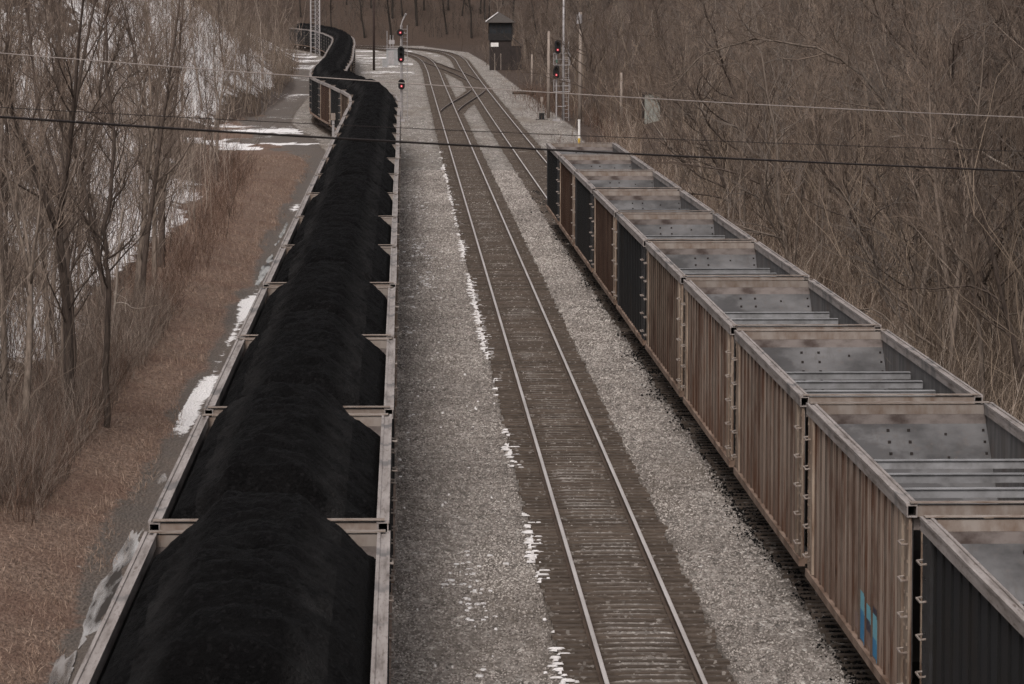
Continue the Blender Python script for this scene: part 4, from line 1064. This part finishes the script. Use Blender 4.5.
# ------------------------------------------------------------------ brush, grass
def stems(name, X, Y, h, lean, width, m, K=4, forks=3, curve=.5, seed=1, az=None):
    """many thin curved stems with side twigs, one ribbon pair each"""
    rg = np.random.default_rng(seed); n = len(X); Z = height(X, Y) - .05
    az = rg.uniform(0, 2 * math.pi, n) if az is None else az
    def ribbon(p0, d0, L, w, bend):
        n = len(L); t = np.linspace(0, 1, K + 1)
        P = p0[:, None, :] + d0[:, None, :] * (L[:, None] * t[None])[..., None] + bend[:, None, :] * (L[:, None] * t[None] ** 2)[..., None]
        P[:, 1:, :] += rg.normal(0, .025, (n, K, 3)) * L[:, None, None]
        a = rg.normal(0, .8, n); side = np.stack([np.cos(a), np.sin(a), np.zeros(n)], -1)
        ww = w[:, None] * np.linspace(1, .35, K + 1)[None]
        A = P - side[:, None, :] * ww[..., None] / 2; B = P + side[:, None, :] * ww[..., None] / 2
        v = np.stack([A, B], 2).reshape(n, -1, 3)
        b = (np.arange(n) * (K + 1) * 2)[:, None] + (np.arange(K) * 2)[None]
        f = np.stack([b, b + 1, b + 3, b + 2], -1).reshape(-1, 4)
        return P, v.reshape(-1, 3), f
    d0 = np.stack([np.cos(az) * lean, np.sin(az) * lean, np.ones(n)], -1); d0 /= np.linalg.norm(d0, axis=1)[:, None]
    bend = np.stack([np.cos(az) * curve * lean * 2, np.sin(az) * curve * lean * 2, -curve * lean], -1)
    tone = rg.uniform(0, 1, n) ** 1.2; nv = (K + 1) * 2; TT = [np.repeat(tone, nv)]
    P, v, f = ribbon(np.stack([X, Y, Z], -1), d0, h, width, bend); V, F = [v], [f]; o = len(v)
    for k in range(forks):
        i = rg.integers(1, K, n); p0 = P[np.arange(n), i]; d = P[np.arange(n), np.minimum(i + 1, K)] - p0; d /= np.linalg.norm(d, axis=1)[:, None] + 1e-9
        d = d + rg.normal(0, .45, (n, 3)); d[:, 2] += .25; d /= np.linalg.norm(d, axis=1)[:, None]
        _, v, f = ribbon(p0, d, h * rg.uniform(.25, .55, n), width * .6, rg.normal(0, .25, (n, 3))); V.append(v); F.append(f + o); o += len(v); TT.append(np.repeat(tone, nv))
    ob = link(name, np_mesh(name, np.concatenate(V), np.concatenate(F), M[m], dict(tone=np.concatenate(TT)))); return tag(ob, kind='stuff')
def clumped(n, fx, spread, per=7, seed=0):
    rg = np.random.default_rng(seed); c = n // per + 1; X, Y = fx(c, rg)
    X = np.repeat(X, per); Y = np.repeat(Y, per); s = spread * (.5 + Y / 200)
    return X + rg.normal(0, 1, len(X)) * s, Y + rg.normal(0, 1, len(X)) * s
def f_right(n, rg, y0=70, y1=720, edge=0.0, pw=1.0):
    Y = np.exp(rg.uniform(math.log(y0), math.log(y1), n)); e = np.interp(Y, [0, 110, 200, 313, 421, 600, 690, 760], [12.2, 12.2, 12.4, 13.9, 13.6, 13.3, 12.3, 6]) + edge
    return e + rg.random(n) ** pw * np.maximum(.160 * Y + 5 - e, 2), Y
def f_left(n, rg, y0=76, y1=690, edge=0.0, pw=1.2):
    Y = np.exp(rg.uniform(math.log(y0), math.log(y1), n)); toe = np.interp(Y, TOE_Y, TOE_X) + edge
    return toe - rg.random(n) ** pw * np.maximum(.105 * Y + 4 + toe, 3.5), Y
def keep(X, Y):
    k = ~((np.abs(X - 13.6) < 3.0) & (np.abs(Y - 539) < 4.0)) & ~((np.abs(X - 19.35 * Y / 312) < .75) & (Y > 235) & (Y < 316))
    k &= ~((Y > 268) & (Y < 322) & (X < -7) & (X > np.interp(Y, TOE_Y, TOE_X) - .8)) & (coal_x(Y) - X > 5.6) | (X > 5) & k
    k &= ~((X > 11) & (X < 14.4) & (Y > 262) & (Y < 332))
    return X[k], Y[k]
def brush(name, n, fx, per, spread, hh, lean, w, m, seed, gaps=.0, **kw):
    X, Y = keep(*clumped(n, fx, spread, per, seed))
    if gaps: q = fbm(X * .28, Y * .09, seed + 60, 4) > gaps; X, Y = X[q], Y[q]
    rg = np.random.default_rng(seed + 500); n = len(X)
    return stems(name, X, Y, rg.uniform(*hh, n), np.abs(rg.normal(0, lean, n)), w * (1 + Y / 260) * rg.uniform(.7, 1.3, n), m, seed=seed, **kw)
brush('brush_thicket', 36000, f_right, 8, .5, (.8, 2.5), .36, .009, 'brush_brown', 1, gaps=.47)
brush('pale_brush', 6000, f_right, 4, .6, (1.2, 3.8), .55, .011, 'brush_pale', 2, curve=.9, forks=2, gaps=.45)
brush('reddish_brush', 9000, lambda n, rg: f_right(n, rg, 110, 420, -.6, 3.0), 8, .6, (.7, 1.8), .3, .010, 'brush_red', 3)
brush('tall_saplings', 1700, lambda n, rg: f_right(n, rg, 90, 720, 1.0, 1.1), 3, .8, (4, 8.5), .22, .020, 'brush_brown', 4, forks=5, K=5)
brush('near_slope_brush', 1500, lambda n, rg: f_left(n, rg, 82, 190), 6, .4, (.8, 2.4), .28, .008, 'brush_grey', 17)
brush('hillside_brush', 7500, lambda n, rg: f_left(n, rg, 180, 690), 7, .5, (.9, 2.8), .28, .009, 'brush_grey', 5)
brush('bank_brush', 5200, lambda n, rg: f_left(n, rg, 78, 260, 2.1, 3.2), 9, .32, (.5, 1.7), .28, .008, 'brush_red', 6)
brush('spur_brush', 2600, lambda n, rg: ((lambda Y: (np.interp(Y, TOE_Y, TOE_X) + .5 - rg.random(n) ** 1.1 * 15, Y))(rg.uniform(325, 520, n))), 6, .5, (1.5, 5), .2, .010, 'brush_brown', 18, forks=4)
brush('tall_hill_saplings', 1900, f_left, 3, .8, (4, 8), .15, .018, 'brush_grey', 7, forks=5, K=5)
brush('pale_hill_stems', 2400, f_left, 3, .6, (1.5, 5), .3, .012, 'brush_pale', 8, forks=2)
brush('bank_thicket', 4200, lambda n, rg: (-7.0 - rg.random(n) ** 1.3 * 2.4, np.exp(rg.uniform(math.log(80), math.log(128), n))), 9, .3, (.6, 1.8), .25, .007, 'brush_grey', 14, forks=5)
brush('tan_brush', 9000, lambda n, rg: f_right(n, rg, 84, 300, -.3, 2.0), 9, .5, (.8, 2.4), .35, .009, 'brush_tan', 15, curve=.7)
def f_far(n, rg):
    Y = rg.uniform(758, 880, n); return rg.uniform(-.11, .06, n) * Y, Y + 8
X, Y = f_far(7000, np.random.default_rng(5)); X, Y = X[Y > 782 + .12 * X], Y[Y > 782 + .12 * X]; rg = np.random.default_rng(6)
stems('far_brush', X, Y, rg.uniform(1.5, 4.5, len(X)), np.abs(rg.normal(0, .2, len(X))), rg.uniform(.04, .08, len(X)), 'brush_far', seed=9)
rg = np.random.default_rng(11); n = 62000; Y = np.exp(rg.uniform(math.log(56), math.log(262), n)); offg = 4.15 + rg.random(n) ** 1.1 * 4.6 + (fbm(Y * .35, Y * 0, 44, 3) - .5) * 1.2
X = coal_x(Y) - offg
az = rg.normal(2.6, 1.2, n)
stems('dead_grass', X, Y, rg.uniform(.06, .25, n) * (.6 + .9 * fbm(X * .7, Y * .3, 4)), np.abs(rg.normal(.7, .5, n)), .0075 * (1 + Y / 130) * rg.uniform(.7, 1.3, n), 'grass', K=2, forks=1, seed=12, az=az)

# ------------------------------------------------------------------ snow, ice, puddles
def blobs(name, X, Y, Z, rx, ry, h, m, seed, n=9):
    rg = np.random.default_rng(seed); k = len(X); a = np.arange(n) / n * 2 * math.pi; V = []; F = []
    jr = rg.uniform(.65, 1.2, (k, n)); jr2 = jr * rg.uniform(.5, .75, (k, 1))
    for q, jj, zz in ((0, jr, -.02), (1, jr2, 1)):
        V.append(np.stack([X[:, None] + rx[:, None] * jj * np.cos(a), Y[:, None] + ry[:, None] * jj * np.sin(a), np.broadcast_to((Z + (zz * h if q else zz))[:, None], (k, n))], -1))
    top = np.stack([X, Y, Z + h * 1.12], -1)
    v = np.concatenate([np.stack(V, 1).reshape(k, 2 * n, 3), top[:, None, :]], 1).reshape(-1, 3); s = 2 * n + 1
    j = np.arange(n); j2 = (j + 1) % n; b = (np.arange(k) * s)[:, None]
    f = np.concatenate([np.stack([b + j, b + j2, b + n + j2], -1), np.stack([b + j, b + n + j2, b + n + j], -1), np.stack([b + n + j, b + n + j2, np.broadcast_to(b + 2 * n, (k, n))], -1)], 1).reshape(-1, 3)
    return tag(link(name, np_mesh(name, v, f, M[m], smooth=True)), kind='stuff')
rg = np.random.default_rng(21)
Y = np.arange(56, 268, .09); Y = Y + rg.normal(0, .04, len(Y))
cov = fbm(Y * .16, Y * 0, 61, 3) * .75 + fbm(Y * 1.1, Y * 0 + 9, 63, 2) * .45 + .07 * sstep(85, 150, Y) + rg.normal(0, .06, len(Y))
k = cov > .68; Y = Y[k]; cv = cov[k]
X = 2.55 + rg.normal(0, .085, len(Y))
blobs('sleeper_snow', X, Y, np.full(len(Y), -.205), rg.uniform(.03, .15, len(Y)), rg.uniform(.02, .06, len(Y)), rg.uniform(.006, .02, len(Y)), 'snow', 22)
n = 2600; Y = np.exp(rg.uniform(math.log(58), math.log(270), n)); X = .05 + np.abs(rg.normal(0, .75, n)); k = fbm(X * .8, Y * .11, 71, 3) + rg.normal(0, .05, n) > .71; X, Y = X[k], Y[k]
blobs('snow_flecks', X, Y, height(X, Y), rg.uniform(.02, .10, len(X)), rg.uniform(.03, .16, len(X)), rg.uniform(.01, .03, len(X)), 'snow', 23, 7)
n = 110; Y = np.exp(rg.uniform(math.log(58), math.log(330), n)); X = rg.uniform(-.1, 2.4, n)
blobs('pale_stones', X, Y, height(X, Y), rg.uniform(.02, .05, n), rg.uniform(.02, .05, n), rg.uniform(.02, .05, n), 'snow_dirty', 24, 7)
yy = np.r_[rg.normal(166, 5, 60), rg.normal(200, 6, 50), rg.normal(146, 4, 30)]; xx = rg.normal(.5, .35, len(yy)) + .05
blobs('snow_clusters', xx, yy, height(xx, yy), rg.uniform(.05, .16, len(yy)), rg.uniform(.1, .4, len(yy)), rg.uniform(.01, .03, len(yy)), 'snow', 25, 9)
def stones(name, X, Y, r, tone, m, seed, dz=0):
    rg = np.random.default_rng(seed); n = len(X); Z = height(X, Y) + dz
    base = np.array([(1, 0, 0), (0, 1, 0), (-1, 0, 0), (0, -1, 0), (0, 0, 1), (0, 0, -1)], float)
    v = base[None] * rg.uniform(.6, 1.25, (n, 6, 1)) + rg.normal(0, .18, (n, 6, 3)); a = rg.uniform(0, 6.28, n); c, q = np.cos(a)[:, None], np.sin(a)[:, None]
    v = np.stack([v[..., 0] * c - v[..., 1] * q, v[..., 0] * q + v[..., 1] * c, v[..., 2] * .75], -1) * r[:, None, None]
    t = rg.normal(0, .35, n); v[..., 2] += v[..., 0] * t[:, None] * .5
    v += np.stack([X, Y, Z + r * .15], -1)[:, None, :]
    f = np.array([(0, 1, 4), (1, 2, 4), (2, 3, 4), (3, 0, 4), (1, 0, 5), (2, 1, 5), (3, 2, 5), (0, 3, 5)]); F = (np.arange(n) * 6)[:, None, None] + f[None]
    return tag(link(name, np_mesh(name, v.reshape(-1, 3), F.reshape(-1, 3), M[m], dict(tone=np.repeat(tone, 6)))), kind='stuff')
rg = np.random.default_rng(31); n = 150000
Y = np.exp(rg.uniform(math.log(57), math.log(240), n)); X = rg.uniform(-.25, 7.3, n); dm = np.abs(X - 3.857); dark = fbm(X * .5, Y * .12, 91, 3)
k = ((dm > 1.36) | ((rg.random(n) < .06) | ((dm < .62) & (rg.random(n) < .16) & (np.abs(((Y / .52) % 1) - .5) < .3)))) & (np.abs(dm - .7525) > .09) & ((X < 6.4) | (rg.random(n) < .75))
X, Y, dark, dm = X[k], Y[k], dark[k], dm[k]; n = len(X)
tone = np.clip(rg.beta(2.6, 2.9, n) + (dark - .5) * .5 - .16 * ((dm < 1.4) & (dm > .7)) + .0 * (X < 2.4), 0, 1); tone = np.where((X > 7.12 + (dark - .5) * 1.2 + rg.normal(0, .2, n)) & (Y < 215), tone * .10, tone)
stones('ballast_stones', X, Y, np.where(dm < 1.4, .7, 1) * rg.uniform(.016, .031, n) * (.6 + Y / 140), tone, 'stone', 32)
n = 9000; Y = np.exp(rg.uniform(math.log(57), math.log(215), n)); X = 7.35 - np.abs(rg.normal(0, 1, n)) * (.06 + .42 * fbm(Y * .33, Y * 0, 95, 3) ** 1.5)
stones('spilled_coal', X, Y, rg.uniform(.012, .034, n) * (.7 + Y / 200), np.zeros(n), 'coal_bits', 33, .04)
def patch(name, cx, cy, lx, ly, z, m, seed, rot=0):
    """irregular flat sheet with a lobed outline"""
    n = 110; a = np.arange(n) / n * 2 * math.pi; r = .66 + .6 * fbm(np.cos(a) * 3.2 + seed * 5, np.sin(a) * 3.2, seed, 5)
    x, y = lx * r * np.cos(a), ly * r * np.sin(a); X = cx + x + (y * rot); Y = cy + y
    b = MB(); b.add([(p, q, z) for p, q in zip(X, Y)] + [(cx + (p - cx) * .97, cy + (q - cy) * .985, z + .006) for p, q in zip(X, Y)], [(i, (i + 1) % n, n + (i + 1) % n, n + i) for i in range(n)] + [tuple(range(n, 2 * n))])
    return tag(link(name, b.mesh(name, M[m])), kind='structure')
for k, (x, y, lx, ly) in enumerate([(-5.60, 60.5, .30, 6.0), (-5.42, 75.0, .26, 7.5), (-5.45, 90, .13, 4.0), (-5.5, 158, .2, 9), (-5.6, 182, .2, 9)]):
    patch('puddle', x, y, lx, ly, hz(x, y) + .012, 'water', k + 41)

# ------------------------------------------------------------------ light, sky, camera
w = bpy.data.worlds.new('World'); scene.world = w; w.use_nodes = True; N = NT(w.node_tree)
sky = N.node('ShaderNodeTexSky', sky_type='NISHITA', sun_disc=False, sun_elevation=R(50), sun_rotation=R(197), air_density=1.0, dust_density=4.0, ozone_density=1.0)
hs = N.node('ShaderNodeHueSaturation', {'Saturation': .22, 'Color': sky.outputs[0]})
tint = N.mix(1, hs.outputs[0], (1.0, .952, .93), 'MULTIPLY')
bg = w.node_tree.nodes['Background']; w.node_tree.links.new(tint, bg.inputs['Color']); bg.inputs['Strength'].default_value = .10
sd = bpy.data.lights.new('sun', 'SUN'); sd.energy = 1.5; sd.angle = R(20); sd.color = (1, .945, .905)
so = bpy.data.objects.new('sun', sd); COL.objects.link(so)
az, el = R(197), R(50)      # compass style: measured from +Y towards +X
dirv = np.array([math.sin(az) * math.cos(el), math.cos(az) * math.cos(el), math.sin(el)])
from mathutils import Vector
so.rotation_euler = Vector(dirv).to_track_quat('Z', 'Y').to_euler()
cd = bpy.data.cameras.new('camera'); cam = bpy.data.objects.new('camera', cd); COL.objects.link(cam)
cd.sensor_width = 36; cd.lens = 4000 / 1024 * 36; cd.clip_start = .5; cd.clip_end = 6000
cam.location = (0, 0, 10.6); cam.rotation_euler = (R(90 - 5.04), 0, R(-1.555))
cd.dof.use_dof = True; cd.dof.focus_distance = 105; cd.dof.aperture_fstop = 9
scene.camera = cam
vs = scene.view_settings; vs.view_transform = 'Standard'; vs.look = 'None'; vs.gamma = 1; vs.use_curve_mapping = False
vs.exposure = .38
scene.cycles.use_denoising = True
scene.cycles.denoiser = 'OPENIMAGEDENOISE'; scene.cycles.denoising_prefilter = 'NONE'; scene.cycles.denoising_input_passes = 'RGB_ALBEDO_NORMAL'
scene.cycles.max_bounces = 5; scene.cycles.diffuse_bounces = 3; scene.cycles.glossy_bounces = 2; scene.cycles.transmission_bounces = 2
